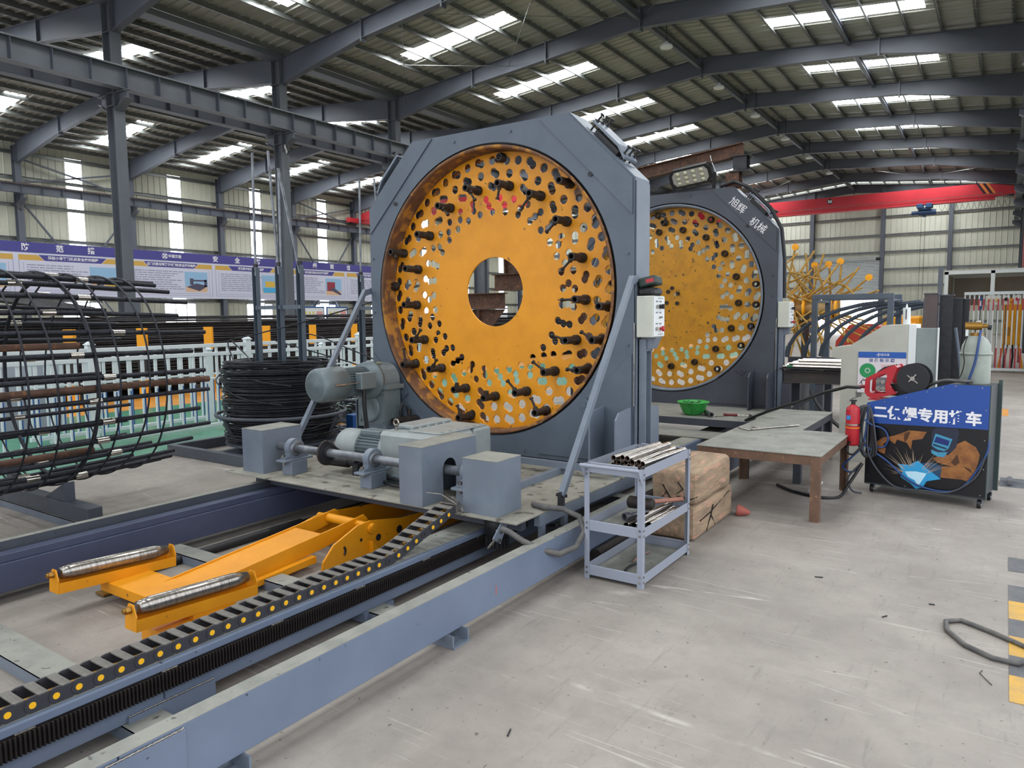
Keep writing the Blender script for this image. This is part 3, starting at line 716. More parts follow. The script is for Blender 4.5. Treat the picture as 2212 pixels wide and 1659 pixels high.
# ------------------------------------------------------------------ guard boxes, shaft, pillow blocks
def guard_box(x0, x1, y0, y1, z1, label, hole=None):
    t_ = thing('guard_box', ((x0 + x1) / 2, (y0 + y1) / 2, .4), label, 'machine cover')
    mb = MB(); w = .004
    mb.box(x0, x1, y0, y0 + w, .4005, z1).box(x0, x1, y1 - w, y1, .4005, z1)
    for x, s in ((x0, 1), (x1, -1)):
        a, b = (x, x + w) if s > 0 else (x - w, x)
        if hole:
            yc, zc, r = hole
            n = 24; ring = [(yc + r * cos(2 * pi * i / n), zc + r * sin(2 * pi * i / n)) for i in range(n)]
            # wall with a slot open to the deck: left, right and arch pieces
            mb.box(a, b, y0 + w, yc - r, .4005, z1).box(a, b, yc + r, y1 - w, .4005, z1)
            arc = [(yc + r * cos(pi * i / 12), zc + r * sin(pi * i / 12)) for i in range(13)]
            for i in range(12):
                p, q = arc[i], arc[i + 1]
                mb.add([(xx, yy, zz) for xx in (a, b) for yy, zz in (p, q, (q[0], z1), (p[0], z1))], [(0, 1, 2, 3), (7, 6, 5, 4), (0, 4, 5, 1), (1, 5, 6, 2), (2, 6, 7, 3), (3, 7, 4, 0)])
        else: mb.box(a, b, y0 + w, y1 - w, .4005, z1)
    part('box_walls', mb, grey, t_)
    part('box_lid', MB().bbox(x0 - .002, x1 + .002, y0 - .002, y1 + .002, z1, z1 + .006, .002), dusty_top, t_)
    return t_
guard_box(-5.37, -5.10, 3.79, 4.20, .764, 'blue-grey sheet guard box at the left end of the drive shaft')
guard_box(-3.465, -3.255, 3.69, 4.31, .81, 'tall narrow blue-grey guard box with the shaft running through its arched slot', (3.99, .62, .075))
guard_box(-2.95, -2.67, 3.75, 4.03, .762, 'smudged blue-grey guard box at the right end of the deck')
SY, SZ = 3.96, .615
t = thing('drive_shaft', (-4, SY, .5), 'long grey drive shaft with chain sprocket across the deck front', 'shaft')
part('shaft_bar', MB().cyl((-5.095, SY, SZ), (-2.955, SY, SZ), .034, 20).cyl((-4.98, SY, SZ), (-4.86, SY, SZ), .045, 20), shaft_m, t)
sp_ = MB(); n = 28; pr_ = []
for i in range(n):
    for da, rr in ((-.34, .085), (-.1, .098), (.1, .098), (.34, .085)): a = 2 * pi * (i + da) / n; pr_.append((SY + rr * cos(a), SZ + rr * sin(a)))
sp_.prism(pr_, 0, -4.51, -4.495); sp_.cyl((-4.53, SY, SZ), (-4.475, SY, SZ), .05, 20)
part('sprocket', sp_, dark_metal, t)
chp = []
c2y, c2z, r1, r2 = 4.18, .50, .095, .04
for i in range(13): a = R(95) + pi * i / 12 * 1.0; chp.append((-4.5025, SY + r1 * cos(a), SZ + r1 * sin(a)))
for i in range(9): a = R(-85) + pi * i / 8 * .9; chp.append((-4.5025, c2y + r2 * cos(a), c2z + r2 * sin(a)))
part('roller_chain', MB().sweep(chp, .011, 6, closed=True), black_metal, t)
part('chain_pinion', MB().cyl((-4.52, c2y, c2z), (-4.485, c2y, c2z), .036, 14).cyl((-4.7, c2y, c2z), (-4.4, c2y, c2z), .03, 14).box(-4.42, -4.36, c2y - .03, c2y + .03, .4, c2z), dark_metal, t)
for k_, (x, lab) in enumerate(((-4.905, 'grey pillow block bearing beside the left guard box'), (-3.99, 'grey pillow block bearing at the middle of the drive shaft'), (-3.05, 'grey pillow block bearing hidden between the two right guard boxes'))):
    t = thing('pillow_block', (x, SY, .4), lab, 'bearing')
    part('pedestal', MB().bbox(x - .06, x + .06, SY - .085, SY + .085, .4005, .515, .004), grey, t)
    part('base_plate', MB().bbox(x - .055, x + .055, SY - .15, SY + .15, .515, .533, .003), grey, t)
    h = MB()
    prof = [(SY - .12, .533), (SY - .12, .553), (SY - .075, .560)] + [(SY + .082 * cos(a), SZ + .082 * sin(a)) for a in [R(205 - 230 * i / 18) for i in range(19)]] + [(SY + .075, .560), (SY + .12, .553), (SY + .12, .533)]
    h.prism(prof, 0, x - .028, x + .028)
    part('bearing_housing', h, grey, t)
    part('bearing_ring', MB().lathe((x, SY, SZ), (1, 0, 0), [(-.036, .036), (-.036, .062), (.036, .062), (.036, .036)], 24, caps=False), shaft_m, t)
    for y in (SY - .115, SY + .115):
        part('bolt', MB().cyl((x, y, .553), (x, y, .572), .016, 6, smooth=False).cyl((x, y, .49), (x, y, .514), .012, 8), steel, t)
# ------------------------------------------------------------------ gear motor on the deck (axis along x)
def motor_fins(mb, c0, c1, r, n=26, h=.018, axis='y'):
    for i in range(n):
        a = 2 * pi * i / n; ca, sa = cos(a), sin(a)
        if axis == 'y': p = lambda rr, t_: (c0[0] + rr * ca, t_, c0[2] + rr * sa); ta, tb = c0[1], c1[1]; off = V((-sa, 0, ca)) * .0025
        else: p = lambda rr, t_: (t_, c0[1] + rr * ca, c0[2] + rr * sa); ta, tb = c0[0], c1[0]; off = V((0, -sa, ca)) * .0025
        q = [V(p(r - .004, ta)), V(p(r + h, ta)), V(p(r + h, tb)), V(p(r - .004, tb))]
        mb.add([w - off for w in q] + [w + off for w in q], [(0, 1, 2, 3), (7, 6, 5, 4), (1, 5, 6, 2), (0, 4, 5, 1), (2, 6, 7, 3)])
    return mb
t = thing('deck_gear_motor', (-4.1, 4.4, .4), 'grey gear motor with ribbed body and eye bolt standing on the deck', 'motor')
my, mz = 4.32, .61
part('fan_cowl', MB().lathe((0, my, mz), (1, 0, 0), [(-4.68, .02), (-4.68, .10), (-4.665, .135), (-4.64, .148), (-4.42, .152), (-4.42, .14)], 32), motor_l, t)
part('ribbed_body', motor_fins(MB().cyl((-4.43, my, mz), (-4.13, my, mz), .115, 28), (-4.43, my, mz), (-4.13, my, mz), .115, 30, .022, 'x'), motor_g, t)
part('terminal_box', MB().bbox(-4.42, -4.2, my - .07, my + .07, mz + .12, mz + .16, .006), motor_g, t)
part('flange', MB().lathe((0, my, mz), (1, 0, 0), [(-4.14, .1), (-4.14, .165), (-4.09, .165), (-4.09, .1)], 32), motor_l, t)
gb = part('gear_housing', MB().bbox(-4.10, -3.50, 4.13, 4.62, .43, .80, .03).bbox(-4.04, -3.5, 4.62, 4.85, .5, .80, .02), motor_l, t)
lid = part('bolted_cover', MB().bbox(-3.86, -3.52, 4.22, 4.80, .8005, .812, .004), motor_l, gb)
for i in range(6):
    for x in (-3.845, -3.535): part('bolt', MB().cyl((x, 4.25 + i * .1, .811), (x, 4.25 + i * .1, .824), .012, 6, smooth=False), motor_l, gb)
part('raised_cap', MB().bbox(-4.08, -3.88, 4.3, 4.8, .8005, .835, .01), motor_l, gb)
part('eye_bolt', MB().cyl((-4.0, 4.24, .80), (-4.0, 4.24, .83), .014, 10).sweep([(-4.0 + .026 * cos(a), 4.24, .862 + .026 * sin(a)) for a in [2 * pi * i / 16 for i in range(16)]], .008, 8, closed=True), steel, gb)
part('mounting_foot', MB().bbox(-3.98, -3.82, 4.10, 4.18, .4005, .47, .01).bbox(-3.70, -3.52, 4.10, 4.18, .4005, .47, .01).bbox(-3.98, -3.52, 4.45, 4.7, .4005, .43, .01), motor_g, t)
part('bolt', MB().cyl((-3.90, 4.09, .44), (-3.90, 4.10, .44), .018, 6, smooth=False), dark_metal, t)
part('power_cable', MB().sweep([(-4.2, 4.35, .47), (-4.1, 4.15, .44), (-3.95, 4.02, .43), (-3.8, 3.98, .425), (-3.6, 4.0, .425)], .014, 8).sweep([(-4.25, 4.4, .5), (-4.1, 4.2, .47), (-3.95, 4.07, .45), (-3.7, 4.05, .44), (-3.5, 4.1, .44)], .012, 8), cable_b, t)
# ------------------------------------------------------------------ slewing gear motor left of the disc (axis along y)
t = thing('ring_gear_motor', (-5.25, 5.0, .4), 'large grey gear motor with round fan grille left of the near disc', 'motor')
mx, mz = -5.25, 1.075
cw = part('fan_cowl', MB().lathe((mx, 0, mz), (0, 1, 0), [(4.50, .10), (4.50, .135), (4.515, .152), (4.54, .16), (4.80, .165), (4.80, .15)], 36), motor_g, t)
for i in range(9):
    part('grille_ring', MB().lathe((mx, 0, mz), (0, 1, 0), [(4.497, .018 + .0125 * i), (4.497, .025 + .0125 * i), (4.505, .025 + .0125 * i), (4.505, .018 + .0125 * i)], 32, caps=False), motor_g, cw)
gsp = MB()
for i in range(12): a = pi * i / 6; gsp.bar((mx + .015 * cos(a), 4.503, mz + .015 * sin(a)), (mx + .13 * cos(a), 4.503, mz + .13 * sin(a)), .004, .004)
part('grille_spokes', gsp.cyl((mx, 4.498, mz), (mx, 4.506, mz), .016, 16), motor_g, cw)
part('ribbed_body', motor_fins(MB().cyl((mx, 4.79, mz), (mx, 5.12, mz), .12, 28), (mx, 4.79, mz), (mx, 5.12, mz), .12, 34, .022, 'y'), motor_g, t)
part('cowl_interior', MB().cyl((mx, 4.507, mz), (mx, 4.512, mz), .133, 32), dark_metal, t)
part('terminal_box', MB().bbox(mx + .125, mx + .215, 4.88, 5.08, mz - .06, mz + .10, .008), motor_g, t)
part('brake_lever', MB().cyl((mx + .16, 4.74, mz + .0), (mx + .19, 4.92, mz + .01), .007, 8).cyl((mx + .16, 4.6, mz + .0), (mx + .165, 4.72, mz), .012, 8), steel, t)
part('flange', MB().lathe((mx, 0, mz), (0, 1, 0), [(5.11, .1), (5.11, .175), (5.17, .175), (5.17, .19), (5.22, .19), (5.22, .1)], 36), motor_g, t)
hs = MB()
prof = [(mx + .185 * cos(a), mz - .02 + .19 * sin(a)) for a in [R(-10 + 200 * i / 20) for i in range(21)]]
hs.prism(prof + [(mx - .185, .60), (mx + .185, .60)], 1, 5.21, 5.44)
hs.box(mx - .22, mx + .23, 5.20, 5.45, .99, 1.03)
gb = part('gear_housing', hs, motor_g, t)
part('output_flange', MB().lathe((mx - .02, 0, .79), (0, 1, 0), [(5.215, .14), (5.19, .14), (5.185, .13), (5.185, .095), (5.192, .09), (5.192, .0)], 32, caps=False), motor_g, gb)
for (x, z) in ((.16, .95), (.16, .66), (-.15, .66), (.17, 1.15), (-.16, 1.15)): part('bolt', MB().cyl((mx + x, 5.21, z), (mx + x, 5.195, z), .014, 6, smooth=False), motor_g, gb)
part('base_block', MB().bbox(mx - .1, mx + .22, 5.19, 5.46, .52, .62, .008), grey_front, t)
part('yellow_sticker', MB().box(mx + .05, mx + .09, 5.24, 5.3, mz + .176, mz + .1775), mat('sticker_yellow', 'd8c63a', .5), t)
part('post', MB().box(mx - .30, mx - .24, 5.36, 5.42, .4, .95), grey_dark, t)
part('post', MB().box(mx + .02, mx + .08, 5.33, 5.4, .4, .52), grey_dark, t)
part('power_cable', MB().sweep([(mx + .17, 4.95, mz - .07), (mx + .17, 4.95, .85), (mx + .18, 4.97, .6), (mx + .25, 5.05, .45), (mx + .4, 5.1, .42)], .02, 8), cable_b, t)
t = thing('pipe_union', (-4.93, 5.42, .4), 'small dark pipe fitting with bent hose at the foot of the near frame', 'pipe fitting')
part('fitting_body', MB().cyl((-4.90, 5.48, .66), (-4.90, 5.33, .66), .06, 16).tube((-4.96, 5.38, .67), (-4.99, 5.24, .67), .035, .026, 14).cyl((-4.93, 5.42, .72), (-4.93, 5.42, .78), .02, 6), black_metal, t)
part('hose', MB().sweep([(-4.99, 5.4, .62), (-5.0, 5.36, .74), (-4.99, 5.38, .84), (-4.96, 5.42, .80), (-4.95, 5.44, .70)], .014, 8).sweep([(-4.95, 5.4, .6), (-4.98, 5.36, .5), (-5.05, 5.3, .42)], .018, 8), cable_b, t)
# ------------------------------------------------------------------ diagonal struts
for (p, q, lab) in (((-2.49, 5.40, 2.0), (-2.465, 4.22, .47), 'blue-grey diagonal strut bracing the near frame on its right'), ((-5.52, 5.44, 1.98), (-5.40, 4.28, .42), 'blue-grey diagonal strut bracing the near frame on its left')):
    t = thing('diagonal_strut', q, lab, 'strut')
    part('tube', MB().bar(p, q, .042, .042), grey, t)
    s = 1 if p[0] > -4 else -1
    part('end_bracket', MB().bar((p[0] + .012 * s, p[1], p[2] - .03), (p[0] + .0 * s, p[1] + .1, p[2]), .008, .06), grey, t)
    part('end_bracket', MB().box(q[0] - .01, q[0] + .01, q[1] - .035, q[1] + .03, .401, q[2] + .03).cyl((q[0] - .05, q[1] + .02, q[2]), (q[0] + .03, q[1] + .02, q[2]), .012, 8), dark_metal, t)
# handset on the switch box
t = thing('radio_case', (-2.44, 5.6, 1.853), 'dark case with green lid and red marking lying on the near switch box', 'tool')
part('lower_case', MB().bbox(-2.50, -2.36, 5.52, 5.72, 1.8535, 1.92, .02), black_pl, t)
Mr = Matrix.Translation((-2.43, 5.62, 1.965)) @ Matrix.Rotation(R(-12), 4, 'Y') @ Matrix.Rotation(R(8), 4, 'Z')
gc = part('upper_case', MB().bbox(-.075, .075, -.10, .10, -.035, .04, .012).xf(Mr), mat('dark_green_plastic', '26362f', .4), t)
part('red_marking', MB().box(-.01, .055, -.1012, -.1002, -.012, .018).xf(Mr), red_p, gc)
# ================================================================== TRACK, RACK, DRAG CHAIN, LIFTING ARM
for i, (y, w) in enumerate(((1.50, .16), (2.85, .135), (5.9, .135), (8.6, .135))):
    lab = ['steel channel foot under the track, nearest to the camera', 'steel channel foot under the track, its open end showing beside the floor', 'steel channel foot under the deck of the near machine', 'steel channel foot under the far machine'][i]
    t = thing('channel_foot', (-5, y, 0), lab, 'steel channel')
    xa = -9.0 if i < 2 else -5.3
    part('channel_base', MB().box(xa, -2.262, y - w / 2, y + w / 2, .0005, .01), grey, t)
    part('channel_web', MB().box(xa, -2.27, y - w / 2, y - w / 2 + .01, .01, .068), grey, t)
    part('channel_web', MB().box(xa, -2.27, y + w / 2 - .01, y + w / 2, .01, .068), grey, t)
    part('channel_top', MB().box(xa, -2.43, y - w / 2, y + w / 2, .0605, .0685), dusty_top, t)
t = thing('outer_track_beam', (-2.35, 3, .07), 'long blue-grey box beam lying nearest the open floor', 'track beam')
part('beam_body', MB().bbox(-2.392, -2.309, -1.5, 1.118, .069, .296, .003), beam_paint, t)
part('beam_body', MB().bbox(-2.392, -2.309, 1.122, 9.4, .069, .296, .003), beam_paint, t)
part('beam_cap', MB().bbox(-2.392, -2.3095, -1.5, 9.4, .2965, .299, .001), dusty_top, t)
part('patch_plate', MB().bbox(-2.3085, -2.302, .3, 1.35, .069, .28, .003), beam_paint, t)
part('weld_bead', MB().sweep([(-2.303, .95 + .01 * i, .284 + .002 * (i % 2)) for i in range(40)], .004, 5), steel, t)
part('orange_mark', MB().box(-2.3088, -2.3084, 3.22, 3.226, .14, .19), mat('orange_chalk', 'c8553a', .7), t)
t = thing('rack_beam', (-2.95, 3, .07), 'blue-grey track beam with the black toothed rack along its side', 'track beam')
for a, b in ((-1.5, 1.598), (1.602, 9.4)): part('beam_body', MB().bbox(-3.10, -2.878, a, b, .069, .258, .004), beam_paint, t)
part('beam_cap', MB().bbox(-3.10, -2.9, -1.5, 9.4, .2585, .2605, .001), dusty_top, t)
part('edge_strip', MB().box(-2.8775, -2.866, -1.5, 9.4, .232, .258), beam_paint, t)
part('support_block', MB().box(-3.0, -2.866, 1.44, 1.83, .01, .1).box(-3.0, -2.866, 2.75, 2.98, .01, .068), beam_paint, t)
part('weld_bead', MB().sweep([(-2.864, 1.44 + .01 * i, .10 + .002 * (i % 2)) for i in range(39)], .004, 5), steel, t)
part('rack_bar', MB().box(-2.878, -2.862, -.5, 4.4, .146, .224), black_metal, t)
tooth = MB().prism([(-2.862, -.0052), (-2.862, .0052), (-2.8495, .0028), (-2.8495, -.0028)], 2, .146, .2235)
tm = tooth.mesh('rack_tooth', black_metal, (ORIG[t.name][0], 0, ORIG[t.name][2]))
def inst(name, me, parent, loc):
    o = bpy.data.objects.new(name, me); COL.objects.link(o); o.parent = parent; o.location = loc; ORIG[o.name] = ORIG[parent.name]; KIDS.setdefault(parent.name, []).append(o); return o
y = .86
while y < 4.05:
    inst('rack_tooth', tm, t, (0, y - 3, 0)); y += .0157
for y in (1.07, 1.62, 2.17, 2.72, 3.27, 3.82): part('rack_clip', MB().bbox(-2.872, -2.858, y - .035, y + .035, .224, .232, .002), steel, t)
t = thing('far_track_beam', (-5.0, 3, .07), 'dark blue stepped track beam on the rebar cage side', 'track beam')
part('beam_body', MB().bbox(-5.0, -4.926, -1.5, 9.4, .069, .246, .003), mat('navy_beam_paint', '434a61', .45, col2='3a4057', scale=1.5, amount=.8), t)
part('upper_rail', MB().bbox(-5.03, -4.945, -1.5, 9.4, .2465, .296, .003), MATS['navy_beam_paint'], t)
part('groove_plate', MB().box(-5.10, -5.031, -1.5, 9.4, .069, .27), grey_dark, t)
part('guide_rail', MB().bbox(-5.16, -5.105, -1.5, 9.4, .069, .335, .003), grey_dark, t)
part('dusty_ledge', MB().box(-5.16, -5.105, -1.5, 9.4, .3355, .337), dusty_top, t)

# drag chain
t = thing('drag_chain', (-2.95, 2, .26), 'black plastic drag chain with yellow dots lying on the rack beam', 'cable chain')
pth = [(y_, .2915) for y_ in [.30 + .0815 * i for i in range(34)]]
yc, zc = pth[-1]
for sl in (8, 14, 17, 17, 16, 15, 15, 15): 
    yc += .0815 * cos(R(sl)); zc += .0815 * sin(R(sl)); pth.append((yc, zc))
XL, XRr = -3.035, -2.905
lk_side = MB(); lk_far = MB()
for xx in (XRr, XL):
    s_ = 1 if xx == XRr else -1
    outl = [(0 + .030 * cos(a), .030 * sin(a)) for a in [R(90 + 180 * i / 8) for i in range(9)]] + [(.055, -.030), (.078, -.018), (.078, .018), (.055, .030)]
    (lk_side if s_ > 0 else lk_far).prism(outl, 0, xx - (.009 if s_ > 0 else 0), xx + (0 if s_ > 0 else .009))
bridge = MB().bbox(XL, XRr, .022, .058, .024, .031, .001).box(XL + .02, XRr - .02, .030, .033, .0311, .0316).box(XL + .02, XRr - .02, .045, .048, .0311, .0316)
disc_ = MB().cyl((XRr, 0, 0), (XRr + .003, 0, 0), .027, 20); dot = MB().cyl((XRr + .003, 0, 0), (XRr + .0042, 0, 0), .0125, 16)
low = MB().box(XL, XRr, .022, .058, -.031, -.026)
O_ = ORIG[t.name]; z0 = (O_[0], 0, 0)
me_s = lk_side.mesh('chain_link', chain_m, z0); me_f = lk_far.mesh('side_plate', chain_m, z0); me_b = bridge.mesh('link_bridge', chain_top, z0); me_d = disc_.mesh('link_boss', chain_m, z0); me_y = dot.mesh('link_dot', ydot, z0); me_l = low.mesh('link_bridge', chain_m, z0)
for i in range(len(pth) - 1):
    (ya, za), (yb, zb) = pth[i], pth[i + 1]
    l_ = inst('chain_link', me_s, t, (0, ya - O_[1], za - O_[2])); l_.rotation_euler = (math.atan2(zb - za, yb - ya), 0, 0)
    for nm, me in (('side_plate', me_f), ('link_bridge', me_b), ('link_bridge', me_l), ('link_boss', me_d)):
        q = bpy.data.objects.new(nm, me); COL.objects.link(q); q.parent = l_
    if i not in (33, 37):
        q = bpy.data.objects.new('link_dot', me_y); COL.objects.link(q); q.parent = l_
    else:
        q = bpy.data.objects.new('link_screw', MB().cyl((XRr + .003, 0, 0), (XRr + .0042, 0, 0), .009, 12).mesh('link_screw', black_pl, z0)); COL.objects.link(q); q.parent = l_
ye, ze = pth[-1]
part('end_bracket', MB().bbox(XL - .005, XRr + .005, ye - .005, ye + .05, ze - .03, ze + .03, .004), steel, t)
mb = MB()
for a, b, c in (((-2.90, ye + .0, ze + .03), (-2.98, ye - .06, ze + .10), (-3.04, ye - .14, ze + .12)), ((-2.93, ye + .02, ze - .02), (-2.89, ye + .02, ze + .04), (-2.93, ye - .02, ze + .08)), ((-2.95, ye + .03, ze + .0), (-2.88, ye + .04, ze - .03), (-2.94, ye - .0, ze + .03))): mb.sweep([a, b, c], .0035, 6)
part('tie_wires', mb, steel, t, kind='stuff')
part('inner_cable', MB().sweep([(-2.97, .2, .285), (-2.97, 3.0, .285), (-2.97, 3.1, .30), (-2.97, ye, ze)], .012, 8), brass, t)

# lifting arm with two rollers
def arm_roller(x, za, zb, ya, yb, lab):
    t_ = thing('support_roller', (x, (ya + yb) / 2, .12), lab, 'roller')
    d = (V((x, yb, zb)) - V((x, ya, za))).normalized()
    L = (V((x, yb, zb)) - V((x, ya, za))).length
    prof = [(0, .012), (0.0, .034), (.05, .040), (.06, .043), (L - .09, .043), (L - .08, .041), (L, .030), (L, .012)]
    part('steel_roller', MB().lathe((x, ya, za), d, prof, 28), steel, t_)
    n = V((0, -d.z, d.y)); 
    def q(t1, h): p = V((x, ya, za)) + d * t1 + n * h; return (p.y, p.z)
    for xx in (x - .052, x + .048):
        part('trough_side', MB().prism([q(-.03, -.105), q(-.03, -.045), q(L + .03, -.045), q(L + .03, -.105)], 0, xx, xx + .005), yellow, t_)
    part('trough_floor', MB().prism([q(-.03, -.105), q(-.03, -.10), q(L + .03, -.10), q(L + .03, -.105)], 0, x - .047, x + .048), yellow, t_)
    for t1 in (-.035, L + .03):
        mb = MB(); pts = [(x - .052, -.105), (x + .053, -.105), (x + .053, -.03), (x + .022, .028), (x - .022, .028), (x - .052, -.03)]
        vs = []
        for tt in (t1, t1 + .006):
            for (xx, h) in pts: p = V((x, ya, za)) + d * tt + n * h; vs.append((xx, p.y, p.z))
        k = len(pts); mb.add(vs, [tuple(range(k))[::-1], tuple(range(k, 2 * k))] + [(i, (i + 1) % k, k + (i + 1) % k, k + i) for i in range(k)])
        part('end_bracket', mb, yellow, t_)
    p0 = V((x, ya, za)) - d * .065; p1 = V((x, ya, za)) - d * .035
    part('axle_nut', MB().cyl(p0, p1, .019, 6, smooth=False).cyl(p0 - d * .01, p0, .013, 12), brass, t_)
arm_roller(-4.45, .25, .212, 1.90, 2.54, 'left polished support roller in a yellow trough')
arm_roller(-3.57, .25, .214, 1.87, 2.51, 'right polished support roller in a yellow trough')
t = thing('lifting_arm', (-4, 2.9, 0), 'yellow hinged lifting arm between the track beams', 'lifting arm')
part('cross_box', MB().bbox(-4.50, -3.52, 2.14, 2.40, .06, .128, .004), yellow, t, 'chipped yellow cross box')
part('lower_block', MB().bbox(-3.70, -3.50, 1.95, 2.38, .012, .10, .004), yellow, t)
part('screw_foot', MB().cyl((-4.56, 2.2, .02), (-4.56, 2.2, .12), .014, 10).box(-4.61, -4.51, 2.16, 2.24, .008, .02), brass, t)
for x in (-4.14, -3.84):
    part('arm_side', MB().prism([(2.30, .045), (2.30, .125), (2.78, .172), (3.42, .232), (3.70, .262), (3.74, .22), (3.66, .165), (3.3, .115), (2.7, .055)], 0, x - .006, x + .006), yellow, t)
part('arm_top', MB().prism([(2.33, .112), (2.33, .118), (2.78, .163), (3.32, .212), (3.32, .206), (2.78, .157)], 0, -4.133, -3.847), yellow, t, 'scuffed yellow top plate')
part('arm_foot_strip', MB().prism([(2.3, .02), (2.3, .05), (3.2, .10), (3.2, .055)], 0, -3.83, -3.78), yellow, t)
for x, pts in ((-3.70, [(3.17, .012), (3.185, .075), (3.28, .168), (3.50, .248), (3.62, .256), (3.95, .20), (4.6, .17), (5.4, .16), (5.4, .012)]), (-4.20, [(3.12, .06), (3.13, .11), (3.27, .178), (3.58, .235), (3.72, .232), (4.5, .16), (5.4, .15), (5.4, .012), (3.3, .012)])):
    part('hinge_plate', MB().prism(pts, 0, x - .007, x + .007), yellow, t)
part('hinge_pin', MB().cyl((-4.24, 3.63, .212), (-3.66, 3.63, .212), .026, 20).cyl((-4.13, 3.63, .212), (-3.85, 3.63, .212), .034, 20), yellow, t)
part('hinge_cap', MB().cyl((-3.692, 3.62, .20), (-3.672, 3.62, .20), .03, 18), yellow, t)
part('kidney_slot', MB().sweep([(-3.692, 3.36 + .018 * sin(a), .105 + .03 * cos(a)) for a in [R(20 + 140 * i / 8) for i in range(9)]], .009, 8), black_pl, t)
for y, z, r in ((3.53, .14, .012), (3.70, .115, .026), (3.92, .12, .03)):
    part('lightening_hole', MB().cyl((-3.693, y, z), (-3.6915, y, z), r, 18), black_pl, t)
part('rib_plate', MB().prism([(3.6, .03), (3.6, .12), (3.68, .03)], 0, -3.692, -3.65), yellow, t)
t = thing('hydraulic_rod', (-4.7, 3.3, .0), 'black hydraulic rod with polished end on the floor beside the far beam', 'hydraulic rod')
part('cylinder_tube', MB().cyl((-4.70, 2.35, .032), (-4.72, 3.85, .032), .031, 14), black_pl, t)
part('piston_rod', MB().cyl((-4.72, 3.86, .032), (-4.73, 4.6, .032), .018, 12), chrome, t)
# hoses in the gap between rack beam and outer beam
for k_, (x0, r_, lab) in enumerate(((-2.60, .017, 'black printed hose on the floor along the rack beam'), (-2.55, .019, 'grey dusty hose between the track beams'), (-2.485, .016, 'black hose pressed against the outer track beam'))):
    solo('floor_hose', MB().sweep([(x0 + .03 * sin(y_ * 1.9 + k_ * 2), y_, r_ + .001) for y_ in [-.9 + .2 * i for i in range(24)]], r_, 8), (cable_b, rubber, cable_b)[k_], lab, 'hose')
solo('hose_loop', MB().sweep([(-2.62, 3.35, .43), (-2.55, 3.50, .42), (-2.45, 3.62, .425), (-2.38, 3.72, .43)] and [(-2.62, 4.1, .42), (-2.50, 4.06, .424), (-2.38, 4.1, .42), (-2.27, 4.12, .38), (-2.21, 4.08, .30), (-2.22, 3.98, .22), (-2.27, 3.86, .20), (-2.33, 3.74, .25), (-2.40, 3.64, .32), (-2.47, 3.60, .375), (-2.54, 3.62, .38)], .019, 10), rubber, 'thick grey hose looping off the right edge of the deck', 'hose')

# ================================================================== REBAR CAGE
t = thing('reinforcement_cage', (-6.95, 2, .12), 'cylindrical cage of dark ribbed bars bound with thin hoops', 'rebar cage')
CXc, CZc, Rc = -6.95, 1.19, .93
def cage_r(y): return Rc if y < 2.8 else Rc - .05 * min(1, (y - 2.8) / 1.1)
pipe = [4, 15]
for i in range(30):
    a = R(12 * i + 3); ye = 3.95 + .16 * rnd.uniform(-1, 1) if i % 2 else 3.98 + .12 * rnd.uniform(-1, 1)
    P = lambda y_: (CXc + (cage_r(y_) - .02) * cos(a), y_, CZc + (cage_r(y_) - .02) * sin(a))
    b = part('longitudinal_bar', MB().sweep([P(.2), P(1.5), P(2.6), P(3.0), P(3.5), P(ye)], [.0205, .0205, .0205, .0195, .019, .019], 8), rebar_m, t)
    # rolled ribs as raised rings on the near stretch
    ys = 2.55 + .55 * ((i * 7) % 5) / 5 if i % 2 else 3.0 + .3 * ((i * 3) % 4) / 4
    c_ = P(ys); c2 = P(ys + .10)
    part('screw_coupler', MB().cyl(c_, c2, .026, 14), chrome, b, 'bright steel coupler')
ribs = MB()
for i in range(30):
    a = R(12 * i + 3)
    if cos(a) < .1: continue
    y_ = 2.2
    while y_ < 3.2:
        x_, z_ = CXc + (cage_r(y_) - .02) * cos(a), CZc + (cage_r(y_) - .02) * sin(a)
        ribs.cyl((x_, y_, z_), (x_, y_ + .004, z_ + .002), .0225, 8, caps=False); y_ += .016
part('bar_ribs', ribs, rebar_m, t, kind='stuff')
y_ = .35; k_ = 0
while y_ < 3.75:
    w_ = .06 * sin(k_ * 2.1); n_ = 56
    part('hoop', MB().sweep([(CXc + (cage_r(y_) + .006) * cos(2 * pi * i / n_), y_ + w_ * sin(2 * pi * i / n_ + k_) + .0, CZc + (cage_r(y_) + .006) * sin(2 * pi * i / n_)) for i in range(n_)], .0088, 6, closed=True), rebar_m, t); y_ += .232; k_ += 1
for yy in (1.0, 2.98):
    n_ = 48; part('stiffening_ring', MB().sweep([(CXc + (cage_r(yy) - .055) * cos(2 * pi * i / n_), yy, CZc + (cage_r(yy) - .055) * sin(2 * pi * i / n_)) for i in range(n_)], .0175, 8, closed=True), rebar_m, t)
for a, ye_, yb_ in ((-3, 4.0, .2), (-46, 3.05, .2), (22, 2.9, .2)):
    a = R(a); rr = Rc - .085
    part('sounding_pipe', MB().tube((CXc + rr * cos(a), yb_, CZc + rr * sin(a)), (CXc + (rr - .03) * cos(a), ye_, CZc + (rr - .03) * sin(a)), .028, .022, 14), rust, t, 'rusty brown pipe inside the cage')
t = thing('cage_stand', (-6.95, 1.5, .07), 'low dark steel stand carrying the rebar cage', 'stand')
